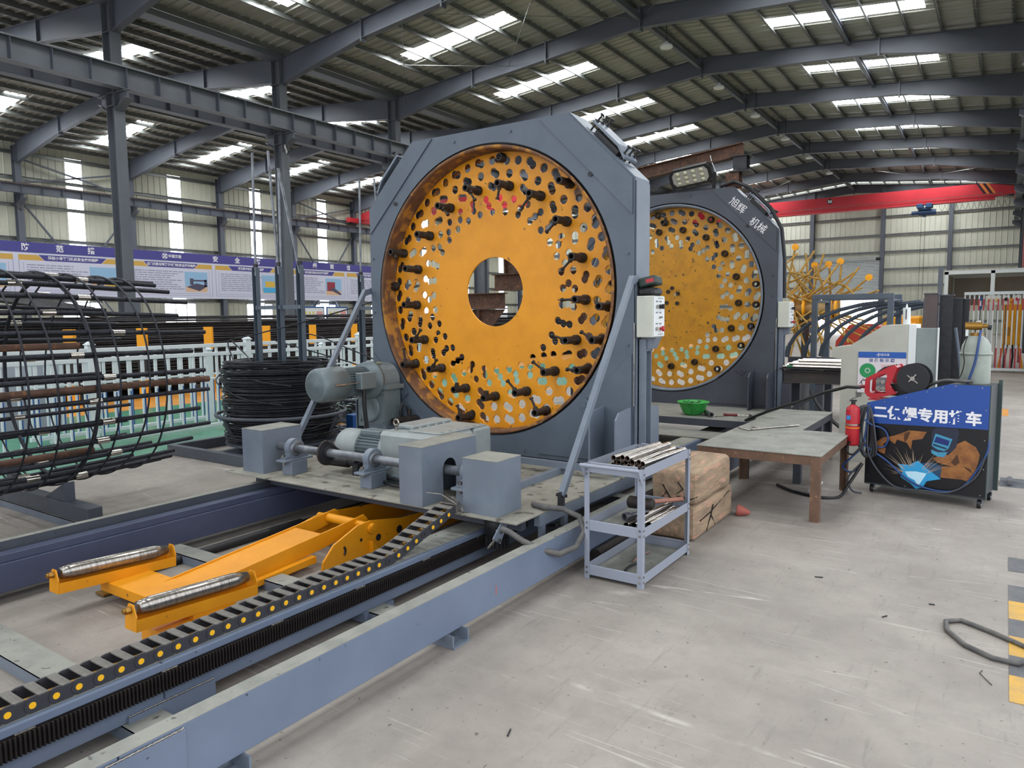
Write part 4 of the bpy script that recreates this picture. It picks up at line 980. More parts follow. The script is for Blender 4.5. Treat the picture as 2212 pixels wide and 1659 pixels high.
for yy in (1.5, 2.85):
    part('saddle_beam', MB().bbox(-7.9, -6.0, yy - .06, yy + .06, .069, .20, .004), grey_dark, t)
    for sg in (-1, 1): part('saddle_wedge', MB().prism([(-6.95 + sg * .2, .2), (-6.95 + sg * .55, .2), (-6.95 + sg * .55, .36)] if sg > 0 else [(-6.95 - .2, .2), (-6.95 - .55, .36), (-6.95 - .55, .2)], 1, yy - .04, yy + .04), grey_dark, t)

# ================================================================== WIRE COIL AND RACK
def coil_rack(cx, cy, lab):
    t_ = thing('coil_rack', (cx, cy, 0), lab, 'coil rack')
    part('basket_ring', MB().sweep([(cx + .80 * cos(2 * pi * i / 40), cy + .80 * sin(2 * pi * i / 40), .50) for i in range(40)], .022, 10, closed=True), grey_dark, t_)
    for k in range(6):
        a = R(60 * k + 20)
        part('basket_leg', MB().bar((cx + .79 * cos(a), cy + .79 * sin(a), .50), (cx + .62 * cos(a), cy + .62 * sin(a), .16), .07, .012), grey_dark, t_)
    part('turntable', MB().cyl((cx, cy, .13), (cx, cy, .16), .70, 32), grey_dark, t_)
    for (a0, a1, b0, b1) in ((-1.0, -.92, -1.0, 1.0), (.92, 1.0, -1.0, 1.0), (-.92, .92, -1.0, -.92), (-.92, .92, .92, 1.0), (-.04, .04, -.92, .92)):
        part('base_tube', MB().bbox(cx + a0, cx + a1, cy + b0, cy + b1, .002, .128, .004), grey_dark, t_)
    PX = ((-.36, -.02, -.34, -.03), (.12, .0, .02, .0), (.12, .33, .02, .30), (.50, .05, .10, .03))
    for k, (x, y, tx, ty) in enumerate(((-.36, -.05, -.33, -.05), (.10, -.05, -.02, -.05), (.46, -.02, .15, -.04))):
        u = MB(); x_, y_ = cx + x, cy + y
        for q in ((x_ - .04, x_ - .034, y_ - .03, y_ + .03), (x_ + .034, x_ + .04, y_ - .03, y_ + .03), (x_ - .034, x_ + .034, y_ + .024, y_ + .03)): u.box(*q, .16, 2.35)
        pl = part('channel_pole', u, grey_front, t_)
        part('threaded_rod', MB().cyl((x_, y_ - .0, 2.25), (cx + tx, cy + ty, (3.8, 3.78, 3.55, 3.5)[k]), .016, 8), shaft_m, pl)
        part('rod_nut', MB().cyl((x_, y_, 2.36), (x_, y_, 2.40), .035, 6, smooth=False), dark_metal, pl)
    part('threaded_rod', MB().cyl((cx + .12, cy - .03, 2.25), (cx + .13, cy - .02, 3.5), .016, 8), shaft_m, t_)
    part('cross_tube', MB().bar((cx - .36, cy - .05, 1.84), (cx + .48, cy - .02, 1.84), .05, .05), grey_front, t_)
    return t_
coil_rack(-7.70, 6.05, 'coil rack with four channel poles holding the big wire coil')
coil_rack(-7.95, 8.15, 'second coil rack, its poles standing close to the near ring frame')
def coil(cx, cy, z0, z1, turns, r0, r1, seed):
    rr = random.Random(seed); mb = []; n = 36
    rad = [rr.uniform(r0, r1) for _ in range(turns + 2)]; tl = [rr.uniform(-.03, .03) for _ in range(turns + 2)]; ph = [rr.uniform(0, 6.28) for _ in range(turns + 2)]
    hs_ = [z0 + (z1 - z0) * k / turns + rr.uniform(-.018, .018) for k in range(turns + 2)]
    for k in range(turns):
        for i in range(n):
            f = i / n; f2 = f * f * (3 - 2 * f); L = lambda q: q[k] * (1 - f2) + q[k + 1] * f2
            a = 2 * pi * f; mb.append((cx + L(rad) * cos(a), cy + L(rad) * sin(a), L(hs_) + L(tl) * sin(a + ph[k])))
    return mb
pts = coil(-7.70, 6.05, .20, 1.12, 62, .66, .735, 3); pts2 = coil(-7.70, 6.05, 1.12, .22, 26, .55, .67, 8)
t = thing('wire_coil', (-7.70, 6.05, .17), 'tall coil of dark steel wire in the near coil rack', 'wire coil')
part('wound_wire', MB().sweep(pts, .0085, 5), wire_m, t)
part('inner_layer', MB().sweep(pts2, .0085, 5), wire_m, t)
part('top_layer', MB().sweep(coil(-7.70, 6.05, 1.11, 1.16, 9, .50, .72, 5), .0085, 5), wire_m, t)
part('core', MB().cyl((-7.70, 6.05, .17), (-7.70, 6.05, 1.0), .60, 32, caps=False), black_pl, t)
for P in ([(-5.56, 6.3, 2.05), (-6.4, 6.2, 1.84), (-7.3, 5.95, 1.62), (-7.95, 5.75, 1.48), (-8.22, 5.7, 1.43), (-8.25, 5.68, 1.36), (-8.05, 5.6, 1.2), (-7.7, 5.45, 1.02), (-7.2, 5.4, .95), (-6.95, 5.6, .9)],
          [(-8.40, 5.9, 1.1), (-8.2, 5.45, .95), (-7.8, 5.33, .83), (-7.4, 5.32, .74), (-7.0, 5.5, .68)],
          [(-8.22, 5.7, 1.43), (-8.0, 5.75, 1.25), (-7.6, 5.6, 1.15), (-7.1, 5.7, 1.1), (-6.9, 6.0, 1.06)],
          [(-8.2, 6.3, 1.52), (-7.6, 6.5, 1.48), (-6.9, 6.5, 1.3), (-6.4, 6.6, 1.12), (-6.05, 6.6, .98), (-5.9, 6.4, .95)],
          [(-8.1, 6.3, 1.40), (-7.4, 6.5, 1.22), (-6.9, 6.6, 1.10), (-6.7, 6.4, 1.05)],
          [(-6.2, 6.5, 1.85), (-6.35, 6.4, 1.6), (-6.2, 6.3, 1.35), (-5.8, 6.2, 1.2), (-5.5, 6.2, 1.08)]):
    sm = []
    for i in range(len(P) - 1):
        p0, p1, p2, p3 = [V(P[max(0, min(len(P) - 1, j))]) for j in (i - 1, i, i + 1, i + 2)]
        for k in range(5): f = k / 5; sm.append(.5 * ((2 * p1) + (p2 - p0) * f + (2 * p0 - 5 * p1 + 4 * p2 - p3) * f * f + (3 * p1 - p0 - 3 * p2 + p3) * f ** 3))
    sm.append(V(P[-1])); part('loose_wire', MB().sweep(sm, .0085, 6), wire_m, t)
solo_t = thing('low_coil', (-7.95, 8.15, .16), 'low coil of dark wire in the second coil rack', 'wire coil')
part('wound_wire', MB().sweep(coil(-7.95, 8.15, .20, .62, 26, .58, .72, 12), .0085, 5), wire_m, solo_t)
solo('blue_box', MB().bbox(-7.50, -7.36, 6.95, 7.15, .001, .37, .008), blue_p, 'small upright blue box between the coil and the gear motor', 'box')

# ================================================================== WHITE FENCES, POSTS, BAR STOCK
def fence(x, y0, y1, phase, lab, zt=1.30, two=True):
    t_ = thing('white_fence', (x, (y0 + y1) / 2, 0), lab, 'fence')
    for z in ((.08, 1.17, zt) if two else (.08, zt)): part('rail', MB().bbox(x - .022, x + .022, y0, y1, z - .028, z + .028, .004), white_pl, t_)
    part('rail', MB().bbox(x - .018, x + .018, y0, y1, .78, .81, .003), white_pl, t_)
    y_ = y0 + phase; bal = None
    while y_ < y1:
        zt_ = zt if two else zt
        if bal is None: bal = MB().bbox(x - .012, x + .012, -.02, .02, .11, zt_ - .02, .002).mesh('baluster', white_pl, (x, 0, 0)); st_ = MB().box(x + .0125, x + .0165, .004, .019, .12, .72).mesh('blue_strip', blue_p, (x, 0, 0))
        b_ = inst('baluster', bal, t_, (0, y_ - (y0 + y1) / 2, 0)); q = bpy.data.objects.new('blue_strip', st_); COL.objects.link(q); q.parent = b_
        y_ += .195
    y_ = y0 + .3
    while y_ < y1:
        p_ = part('post', MB().bbox(x - .045, x + .045, y_ - .045, y_ + .045, .0, zt + .07, .004), white_pl, t_)
        part('post_cap', MB().bbox(x - .058, x + .058, y_ - .058, y_ + .058, zt + .07, zt + .085, .003).add([(x - .05, y_ - .05, zt + .085), (x + .05, y_ - .05, zt + .085), (x + .05, y_ + .05, zt + .085), (x - .05, y_ + .05, zt + .085), (x, y_, zt + .135)], [(0, 1, 4), (1, 2, 4), (2, 3, 4), (3, 0, 4)]), white_pl, p_)
        y_ += 2.42
fence(-10.02, 2.1, 11.6, .1, 'white picket fence with blue strips, nearest row behind the cage')
fence(-10.9, 4.4, 12.8, .05, 'second white picket fence just behind the first one', 1.12, False)
solo('stacked_panels', MB().bbox(-12.6, -12.5, 3.6, 5.6, .0, 1.1, .01), mat('pale_grey_sheet', '9c9daa', .5, col2='8c8e9c', scale=2, amount=.6), 'pale grey sheet panel leaning behind the fences at the left', 'panel')
for i, y_ in enumerate((5.5, 7.0, 8.46, 10.03, 11.63, 13.1, 14.6, 16.1)):
    t = thing('guard_post', (-15.3, y_, 0), ['square yellow and black guard post %s' % s for s in ('hidden far left behind the cage', 'seen through the cage, leftmost one in the open', 'second from the left, cut by the cage hoops', 'just left of the wire coil', 'between the first coil pole pair', 'right of the coil poles', 'beside the diagonal strut', 'behind the near ring frame')][i], 'bollard', 'guard posts along the bar stock')
    bp2 = [(-15.3, y_)]; s_ = .125
    for z0, z1, mt in ((.0, .42, yel_clean), (.42, 1.02, black_pl), (1.02, 1.52, yel_clean)):
        part('painted_band', MB().prism([(-15.3 - s_, y_), (-15.3, y_ - s_), (-15.3 + s_, y_), (-15.3, y_ + s_)], 2, z0, z1), mt, t)
t = thing('bar_stock', (-17.5, 15, 0), 'long stack of dark reinforcing bars behind the guard posts', 'steel bars')
for y_ in range(2, 30, 4): part('skid', MB().box(-20, -15.7, y_ - .1, y_ + .1, 0, .18), grey_dark, t)
mb = MB(); rb = random.Random(4)
for k in range(34):
    z = .2 + .044 * k
    for j in range(3):
        x = -15.75 - .02 * k - .06 * j + rb.uniform(-.02, .02); a, b = rb.uniform(-2, 3), rb.uniform(27, 34); w1, w2 = rb.uniform(-.03, .03), rb.uniform(-.05, .05)
        L_ = [(x + w1 * sin(i), a + (b - a) * i / 6, z + w2 * sin(i * 1.3) * .6 + .05 * ((a + (b - a) * i / 6) / 30)) for i in range(7)]
        if k > 24: 
            part('reinforcing_bar', MB().sweep(L_, .018, 6), rebar_old, t)
        else: mb.sweep(L_, .019, 6)
part('packed_bars', mb.box(-20, -16.45, -2, 31, .18, 1.62), rebar_old, t, kind='stuff')
for k in range(26):
    x = -16.6 - .12 * k; part('reinforcing_bar', MB().cyl((x, rb.uniform(-2, 3), 1.66 + rb.uniform(0, .06)), (x + rb.uniform(-.3, .3), rb.uniform(27, 33), 1.76 + rb.uniform(0, .1)), .018, 6), rebar_old, t)
t = thing('bent_bar_bundle', (-17, 4.5, 1.6), 'bundle of dark curved bars on top of the stock behind the cage', 'steel bars')
for k in range(7):
    part('curved_bar', MB().sweep([(-16.3 - .1 * k, -.5 + .55 * i, 1.72 + .05 * k * .8 + (.55 - .02 * k) * sin(pi * i / 16)) for i in range(17)], .03, 8), dark_metal, t)

# ================================================================== BANNER ON THE LEFT WALL
t = thing('safety_banner', (-43.5, 30, 3.0), 'long white and purple banner of machine safety rules on the left wall', 'banner')
purple = mat('banner_purple', '47448a', .6); bwhite = mat('banner_white', 'c9cbdd', .6); gold = mat('banner_gold', 'c9a24e', .6); bline = mat('banner_line', '8b8fae', .6); btxt = mat('banner_text', '8f92a8', .6)
part('backing', MB().box(-43.42, -43.36, 6.0, 46.8, 3.03, 5.89), bwhite, t)
part('header_band', MB().box(-43.3595, -43.35, 6.0, 46.8, 5.34, 5.89), purple, t)
BX = basis((-43.3450, 0, 0), (0, -1, 0), (0, 0, 1)); 
def btext(s, y_, z, size, mt=white_t, name='lettering', bold=.01):
    part(name, text_mb(s, size, basis((-43.3440, y_, z), (0, 1, 0), (0, 0, 1)), bold=bold), mt, t)
for s, y_ in (('防', 17.91), ('范', 19.62), ('措', 21.29), ('施', 22.97), ('安', 29.18), ('全', 30.84), ('防', 32.52), ('范', 34.16), ('细', 37.54), ('到', 39.23), ('位', 40.95)): btext(s, y_, 5.6, .40)
btext('中国交建', 26.35, 5.62, .22, bold=.004)
em = MB()
for k in range(4):
    a = R(45 + 90 * k); ca, sa = cos(a), sin(a); 
    em.add([(-43.3440, 25.69 + .0 * ca, 5.62), (-43.3440, 25.69 + .12 * cos(a + .5), 5.62 + .12 * sin(a + .5)), (-43.3440, 25.69 + .19 * ca, 5.62 + .19 * sa), (-43.3440, 25.69 + .12 * cos(a - .5), 5.62 + .12 * sin(a - .5))], [(0, 1, 2, 3)])
for k in range(20):
    a0, a1 = 2 * pi * k / 20, 2 * pi * (k + 1) / 20
    em.add([(-43.3438, 25.69 + r * cos(a), 5.62 + r * sin(a)) for r, a in ((.17, a0), (.19, a0), (.19, a1), (.17, a1))], [(0, 1, 2, 3)])
part('emblem', em, white_t, t)
heads = ['钢筋弯曲机安全操作规程', '超前小导管割孔机安全操作规程', '龙门式数控等离子切割机安全操作规程', '液压剪冲机安全操作规程', '数控锯切套丝安全操作规程', '钢筋调直机安全操作规程']
pics = mat('print_sky_blue', '8fb6d6', .6); sand = mat('print_sand', 'd3b08e', .6); pdark = mat('print_dark', '4d4a60', .6); pyel = mat('print_yellow', 'd6b24a', .6); pred = mat('print_red', '8f3340', .6); pcy = mat('print_cyan', '4ba9d8', .6)
for k in range(6):
    ya, yb = 11.75 + 5.8 * k, 11.75 + 5.8 * k + 5.55
    def ln(mb, a, b, z0, z1, xo=-43.3592): mb.add([(xo, a, z0), (xo, b, z0), (xo, b, z1), (xo, a, z1)], [(0, 1, 2, 3)])
    mb = MB(); ln(mb, ya, ya + .03, 3.2, 5.2); ln(mb, yb - .03, yb, 3.2, 5.2); ln(mb, ya, yb, 3.2, 3.22); ln(mb, ya + .22, ya + .24, 3.32, 4.82); ln(mb, yb - .24, yb - .22, 3.32, 4.82); ln(mb, ya + .22, yb - .22, 3.32, 3.34)
    part('panel_border', mb, bline, t, kind='stuff')
    g = MB(); g.add([(-43.3588, ya, 4.93), (-43.3588, ya + 1.25, 4.93), (-43.3588, ya + .95, 5.22), (-43.3588, ya, 5.22)], [(0, 1, 2, 3)]); part('gold_corner', g, gold, t)
    g = MB(); g.add([(-43.3588, yb - 1.25, 4.93), (-43.3588, yb, 4.93), (-43.3588, yb, 5.22), (-43.3588, yb - .95, 5.22)], [(0, 1, 2, 3)]); part('gold_corner', g, gold, t)
    g = MB(); g.add([(-43.3580, ya + 1.28, 4.93), (-43.3580, yb - 1.28, 4.93), (-43.3580, yb - .98, 5.24), (-43.3580, ya + .98, 5.24)], [(0, 1, 2, 3)]); part('title_band', g, purple, t)
    part('title_lettering', text_mb(heads[k], .19, basis((-43.3540, (ya + yb) / 2, 5.085), (0, 1, 0), (0, 0, 1)), bold=.004), white_t, t)
    mb = MB(); z = 4.66; rb2 = random.Random(k)
    while z > 3.45:
        a = ya + .38
        e = ya + 2.6 + rb2.uniform(0, 1.0)
        while a < e: w = rb2.uniform(.08, .5); ln(mb, a, min(a + w, e), z, z + .055, -43.3585); a += w + .05
        z -= .135
    part('printed_lines', mb, btxt, t, kind='stuff')
    pa, pb = yb - 1.95, yb - .35
    mb = MB(); ln(mb, pa, pb, 3.62, 4.72, -43.3584); part('picture_sky', mb, pics, t)
    mb = MB(); ln(mb, pa + .05, pb - .05, 3.45, 3.8, -43.3581); part('picture_ground', mb, sand, t)
    mb = MB()
    if k == 1: mb.add([(-43.3578, pa + .9, 3.62), (-43.3578, pb, 3.55), (-43.3578, pb, 3.98), (-43.3578, pa + .9, 4.05)], [(0, 1, 2, 3)]); part('picture_machine', mb, pyel, t); mb = MB(); ln(mb, pa + .35, pa + .75, 3.62, 4.2, -43.3578); part('picture_machine', mb, pdark, t)
    elif k == 2: mb.add([(-43.3578, pa + .1, 3.75), (-43.3578, pa + 1.0, 3.5), (-43.3578, pb, 3.85), (-43.3578, pa + .8, 4.0)], [(0, 1, 2, 3)]); ln(mb, pa + .35, pa + .6, 3.9, 4.3, -43.3578); ln(mb, pa + .6, pb - .1, 4.12, 4.22, -43.3578); ln(mb, pb - .25, pb - .05, 3.8, 4.25, -43.3578); part('picture_machine', mb, pdark, t)
    elif k == 3: ln(mb, pa + .1, pb - .1, 3.5, 3.85, -43.3578); part('picture_machine', mb, pcy, t); mb = MB(); ln(mb, pa + .3, pb - .5, 3.9, 4.3, -43.3576); part('picture_machine', mb, pyel, t)
    elif k == 4: ln(mb, pa + .15, pa + .95, 3.75, 4.45, -43.3578); part('picture_machine', mb, pred, t); mb = MB(); mb.add([(-43.3576, pa + .4, 3.85), (-43.3576, pb - .1, 3.45), (-43.3576, pb, 3.55), (-43.3576, pa + .8, 4.05)], [(0, 1, 2, 3)]); part('picture_machine', mb, pdark, t)
    else: ln(mb, pa + .3, pb - .4, 3.6, 4.2, -43.3578); part('picture_machine', mb, pdark, t)
for k_, y_ in enumerate((37.2, 39.6)):
    tt = thing('notice_board', (-43.3, y_, 0), ('blue framed notice board under the banner, left one', 'blue framed notice board under the banner, right one')[k_], 'sign')
    part('frame', MB().box(-43.36, -43.3, y_ - 1.1, y_ + 1.1, 1.4, 2.55), blue_p, tt); part('sheet', MB().box(-43.2995, -43.29, y_ - 1.0, y_ + 1.0, 1.5, 2.45), white_m, tt)
    for q in (-.7, -.35, 0): part('warning_mark', MB().prism([(y_ + q - .12, 2.0), (y_ + q + .12, 2.0), (y_ + q, 2.25)], 0, -43.289, -43.285), mat('sign_yellow', 'd8c24a', .5), tt)
    part('red_lettering', MB().box(-43.289, -43.285, y_ + .3, y_ + .9, 1.7, 2.2), mat('sign_pink', 'd79a96', .5), tt)
    part('leg', MB().box(-43.36, -43.3, y_ - 1.05, y_ - 1.0, 0, 1.4), blue_p, tt); part('leg', MB().box(-43.36, -43.3, y_ + 1.0, y_ + 1.05, 0, 1.4), blue_p, tt)
# ================================================================== LAMPS AND CRANES
def flood(x, y, z, lab):
    t_ = thing('flood_light', (x, y, z), lab, 'flood lamp')
    M_ = Matrix.Translation((x + .35, y - .1, z)) @ Matrix.Rotation(R(-35), 4, 'Z') @ Matrix.Rotation(R(18), 4, 'X')
    part('housing', MB().bbox(-.26, .26, -.05, .05, -.17, .17, .02).xf(M_), black_pl, t_)
    part('glass_face', MB().bbox(-.23, .23, -.056, -.0505, -.14, .14, .004).xf(M_), led_face, t_)
    part('bracket', MB().bar((x, y, z), (x + .35, y - .1, z), .04, .04), dark_metal, t_)
flood(-21.97, 17.75, 7.75, 'white faced flood lamp on the second hall column')
flood(-43.3, 17.7, 7.65, 'white faced flood lamp under the wall runway beam')
for i, yy in enumerate((24.3, 29.9, 35.2, 40.8, 46.5, 52.5)):
    t = thing('ridge_lamp', (-10.2, yy + .5, 11.0), ['round high bay lamp under the ridge, %s' % s for s in ('nearest to the camera', 'second from the camera', 'third from the camera', 'fourth from the camera', 'fifth from the camera', 'farthest from the camera')][i], 'lamp', 'lamps under the ridge')
    part('lamp_shade', MB().lathe((-10.2, yy + .5, 10.95), (0, 0, 1), [(0, .22), (.06, .21), (.14, .08), (.2, .05)], 20), white_m, t)
    part('lens', MB().cyl((-10.2, yy + .5, 10.93), (-10.2, yy + .5, 10.951), .2, 20), led_face, t)
    part('hanger', MB().cyl((-10.2, yy + .5, 11.14), (-10.2, yy + .5, zroof(-10.2) - .02), .012, 6), dark_metal, t)
def crane(xa, xb, yc, lab, hoist=True, num=True):
    t_ = thing('bridge_crane', ((xa + xb) / 2, yc, 9.07), lab, 'overhead crane')
    zb, zt = 9.12, 10.22
    mb = MB(); mb.prism([(xa, zb + .35), (xa + 1.6, zb + .1), (xb - 1.6, zb + .1), (xb, zb + .35), (xb, zb + .75), (xb - 1.9, zt), (xa + 1.9, zt), (xa, zb + .75)], 1, yc - .22, yc + .22)
    part('box_girder', mb, crane_red, t_)
    part('lower_flange', MB().box(xa + 1.2, xb - 1.2, yc - .30, yc + .30, zb, zb + .1), crane_red, t_)
    part('walk_rail', MB().box(xa + .8, xb - .8, yc - .32, yc - .30, zb + .33, zb + .36), steel, t_)
    for e in (xa - .05, xb + .05):
        part('end_carriage', MB().bbox(e - .2, e + .2, yc - 1.4, yc + 1.4, zb + .05, zb + .42, .03), crane_red, t_)
        part('wheel', MB().cyl((e - .08, yc - 1.1, zb + .05), (e + .08, yc - 1.1, zb + .05), .14, 16), dark_metal, t_)
        part('wheel', MB().cyl((e - .08, yc + 1.1, zb + .05), (e + .08, yc + 1.1, zb + .05), .14, 16), dark_metal, t_)
    for e, s in ((xa + 2.3, -1), (xb - 2.3, 1)):
        for k in range(4):
            x = e + s * (.18 * k)
            part('hazard_stripe', MB().prism([(x, zt - .01), (x + .14, zt - .01), (x + .14 + .45 * s, zb + .4), (x + .45 * s, zb + .4)], 1, yc - .224, yc - .2205), (black_pl, mat('stripe_orange', 'd98a3c', .5))[k % 2], t_)
    if num:
        xn = xa + (xb - xa) * .475
        part('number_disc', MB().cyl((xn, yc - .221, 9.92), (xn, yc - .226, 9.92), .2, 24), black_pl, t_)
        part('number_lettering', text_mb('3#', .28, basis((xn, yc - .228, 9.92), (1, 0, 0), (0, 0, 1)), bold=.01), white_t, t_)
    if hoist:
        x = -5.05
        part('hoist_body', MB().cyl((x - .35, yc, 8.62), (x + .7, yc, 8.62), .2, 18).cyl((x - .8, yc, 8.62), (x - .35, yc, 8.62), .14, 14).bbox(x - .4, x + .35, yc - .25, yc + .25, 8.78, 8.95, .03), hoist_m, t_)
        for q in (-.28, .28): part('hoist_trolley', MB().bbox(x + q - .2, x + q + .2, yc - .38, yc + .38, 8.9, 9.2, .03), hoist_m, t_)
        part('hook_block', MB().cyl((x, yc, 8.30), (x, yc, 8.42), .1, 12), hoist_m, t_)
        for q in (-.15, .1): part('pendant_cable', MB().cyl((x + q, yc - .3, 8.5), (x + q, yc - .3, 1.5), .012, 5), dark_metal, t_)
        for k in range(12):
            a = x + .9 + .34 * k
            part('cable_loop', MB().sweep([(a + .34 * i / 6, yc - .34, 9.0 - .42 * sin(pi * i / 6)) for i in range(7)], .01, 5), dark_metal, t_)
    return t_
crane(-21.6, .25, 59.0, 'red overhead bridge crane with blue hoist at the far end of the hall')
crane(-43.1, -22.9, 42.25, 'red overhead bridge crane of the side aisle, seen through the disc holes', False)
t = thing('fire_water_pipe', (.42, 40, 2), 'thin red vertical pipe beside the right hall columns', 'pipe')
part('riser', MB().cyl((.40, 29.2, 0), (.40, 29.2, 10.7), .05, 10), mat('pipe_red', '8e4a4c', .5), t)
# ================================================================== FAR MACHINE DECK AND THINGS ON IT
t = thing('machine_deck', (-4, 9.5, .0), 'dark steel deck under the far ring frame, tools lying along its front edge', 'platform')
part('deck_plate', MB().bbox(-5.5, -2.38, 8.66, 10.5, .40, .418, .003), dusty_top, t); 
part('front_lip', MB().bbox(-5.5, -2.38, 8.63, 8.66, .33, .418, .003), grey_dark, t)
part('under_beam', MB().box(-5.3, -2.5, 9.3, 10.3, .27, .40), grey_dark, t)
part('lower_plate', MB().bbox(-5.3, -2.72, 8.12, 8.60, .262, .275, .002), dusty_top, t)
for y_ in (9.1, 10.2): part('side_rail', MB().box(-2.42, -2.38, y_ - .2, y_ + .2, .0, .40), grey_dark, t); part('side_rail', MB().box(-5.5, -5.46, y_ - .2, y_ + .2, .0, .40), grey_dark, t)
ORIG_SH = V((0, 0, 0))
t = thing('green_bowl', (-3.27, 8.95, .419), 'dirty green plastic bowl of swarf on the far machine deck', 'bowl')
part('bowl_shell', MB().lathe((-3.27, 8.95, 0), (0, 0, 1), [(.42, .0), (.42, .10), (.45, .13), (.58, .19), (.585, .20), (.58, .183), (.46, .12), (.45, .0)], 32, caps=False), green_pl, t)
part('rim', MB().sweep([(-3.27 + .197 * cos(2 * pi * i / 32), 8.95 + .197 * sin(2 * pi * i / 32), .584) for i in range(32)], .006, 6, closed=True), green_pl, t)
mb = MB(); rr = random.Random(2)
for i in range(60):
    a, r_ = rr.uniform(0, 6.28), rr.uniform(0, .14); p = V((-3.27 + r_ * cos(a), 8.95 + r_ * sin(a), .53 + rr.uniform(-.02, .05))); b = rr.uniform(0, 6.28)
    mb.sweep([p, p + V((.04 * cos(b), .04 * sin(b), .02)), p + V((.06 * cos(b + 1), .06 * sin(b + 1), -.01))], .003, 4)
part('swarf', mb.cyl((-3.27, 8.95, .5), (-3.27, 8.95, .53), .145, 20), dark_metal, t, kind='stuff')
solo('short_pipe', MB().tube((-3.14, 9.05, .452), (-2.98, 8.80, .452), .032, .024, 16), shaft_m, 'short grey pipe lying beside the green bowl', 'pipe')
solo('wrench', MB().bar((-2.94, 8.85, .424), (-2.82, 9.0, .424), .02, .01).cyl((-2.93, 8.86, .42), (-2.93, 8.86, .432), .022, 8), chrome, 'small bright wrench beside the pipe on the far deck', 'tool')
t = thing('screwdriver', (-2.7, 9.1, .42), 'long screwdriver with dark red handle on the far deck', 'tool')
part('handle', MB().lathe((-2.90, 9.02, .438), (1, .12, 0), [(0, .012), (.01, .018), (.06, .015), (.16, .018), (.175, .01)], 12), mat('dark_red_plastic', '6e2326', .4), t); part('blade', MB().cyl((-2.73, 9.04, .438), (-2.55, 9.06, .436), .005, 8), chrome, t)

# welding torch cable from the feeder across the tables to the far deck
solo('torch_cable', MB().sweep([(-1.10, 7.45, 1.0), (-1.22, 7.46, 1.0), (-1.45, 7.6, .92), (-1.75, 7.9, .78), (-2.1, 8.2, .64), (-2.35, 8.35, .52), (-2.5, 8.6, .445), (-2.48, 8.9, .435), (-2.6, 9.1, .435)], .016, 8), cable_b, 'black torch cable stretched from the red wire feeder to the far deck', 'cable')
# beam, posts and lamp on top of the far frame
t = thing('rusty_i_beam', (-4.4, 10.0, 3.42), 'long rusty I-beam lying tilted across the top of the far frame', 'steel beam')
d0, d1 = V((-6.4, 9.9, 3.50)), V((-3.02, 10.05, 3.90)); 
mb = MB()
for h in (-.08, .08): mb.bar(d0 + V((0, 0, h)), d1 + V((0, 0, h)), .15, .014)
mb.bar(d0, d1, .01, .15); part('i_beam', mb, rust, t)
t = thing('beam_post', (-3.05, 10.05, 3.41), 'dark I-shaped post pieces stacked on the far frame under the rusty beam', 'steel post')
part('upper_stub', MB().box(-3.14, -2.96, 9.98, 9.99, 3.63, 3.80).box(-3.14, -2.96, 10.14, 10.15, 3.63, 3.80).box(-3.055, -3.045, 9.99, 10.14, 3.63, 3.80).box(-3.18, -2.92, 9.95, 10.18, 3.60, 3.62).box(-3.18, -2.92, 9.95, 10.18, 3.80, 3.81), dark_metal, t)
part('lower_stub', MB().box(-3.24, -3.06, 9.98, 9.99, 3.41, 3.60).box(-3.24, -3.06, 10.14, 10.15, 3.41, 3.60).box(-3.155, -3.145, 9.99, 10.14, 3.41, 3.60), rust, t)
t = thing('stadium_flood_lamp', (-3.66, 9.9, 3.42), 'black flood lamp with a grid of round lenses on top of the far frame', 'flood lamp')
Ml = Matrix.Translation((-3.67, 9.85, 3.60)) @ Matrix.Rotation(R(-6), 4, 'Y') @ Matrix.Rotation(R(28), 4, 'X')
part('lamp_body', MB().prism([(-.30, -.06), (-.24, -.13), (.24, -.13), (.30, -.06), (.30, .06), (.24, .13), (-.24, .13), (-.30, .06)], 1, -.05, .05).xf(Ml), black_pl, t)
fr = part('lamp_bezel', MB().prism([(-.25, -.05), (-.21, -.10), (.21, -.10), (.25, -.05), (.25, .05), (.21, .10), (-.21, .10), (-.25, .05)], 1, -.058, -.051).xf(Ml), mat('lamp_bezel_grey', '9a9a90', .3), t)
for i in range(4):
    for j in range(3):
        x, z = -.165 + .11 * i, -.065 + .065 * j
        part('lens', MB().lathe((x, -.058, z), (0, -1, 0), [(0, .03), (.012, .026), (.02, .014), (.022, .0)], 14, caps=False).xf(Ml), glass_l, fr)
part('bracket', MB().bar((-3.36, 9.9, 3.62), (-3.40, 9.98, 3.42), .05, .012).bar((-3.98, 9.9, 3.55), (-3.94, 9.98, 3.42), .05, .012).bar((-3.95, 9.98, 3.415), (-3.38, 9.98, 3.415), .05, .01), dark_metal, t)
part('white_lead', MB().sweep([(-3.40, 9.95, 3.5), (-3.36, 9.95, 3.62), (-3.43, 9.97, 3.78), (-3.45, 9.97, 3.86)], .006, 6), white_m, t)
solo('frame_cable', MB().sweep([(-3.30, 9.98, 3.43), (-3.1, 9.93, 3.47), (-2.9, 9.92, 3.37), (-2.62, 9.94, 3.08), (-2.48, 9.98, 2.80), (-2.44, 10.0, 2.4), (-2.435, 10.02, 1.9)], .024, 8), cable_b, 'thick black cable draped down the right shoulder of the far frame', 'cable')
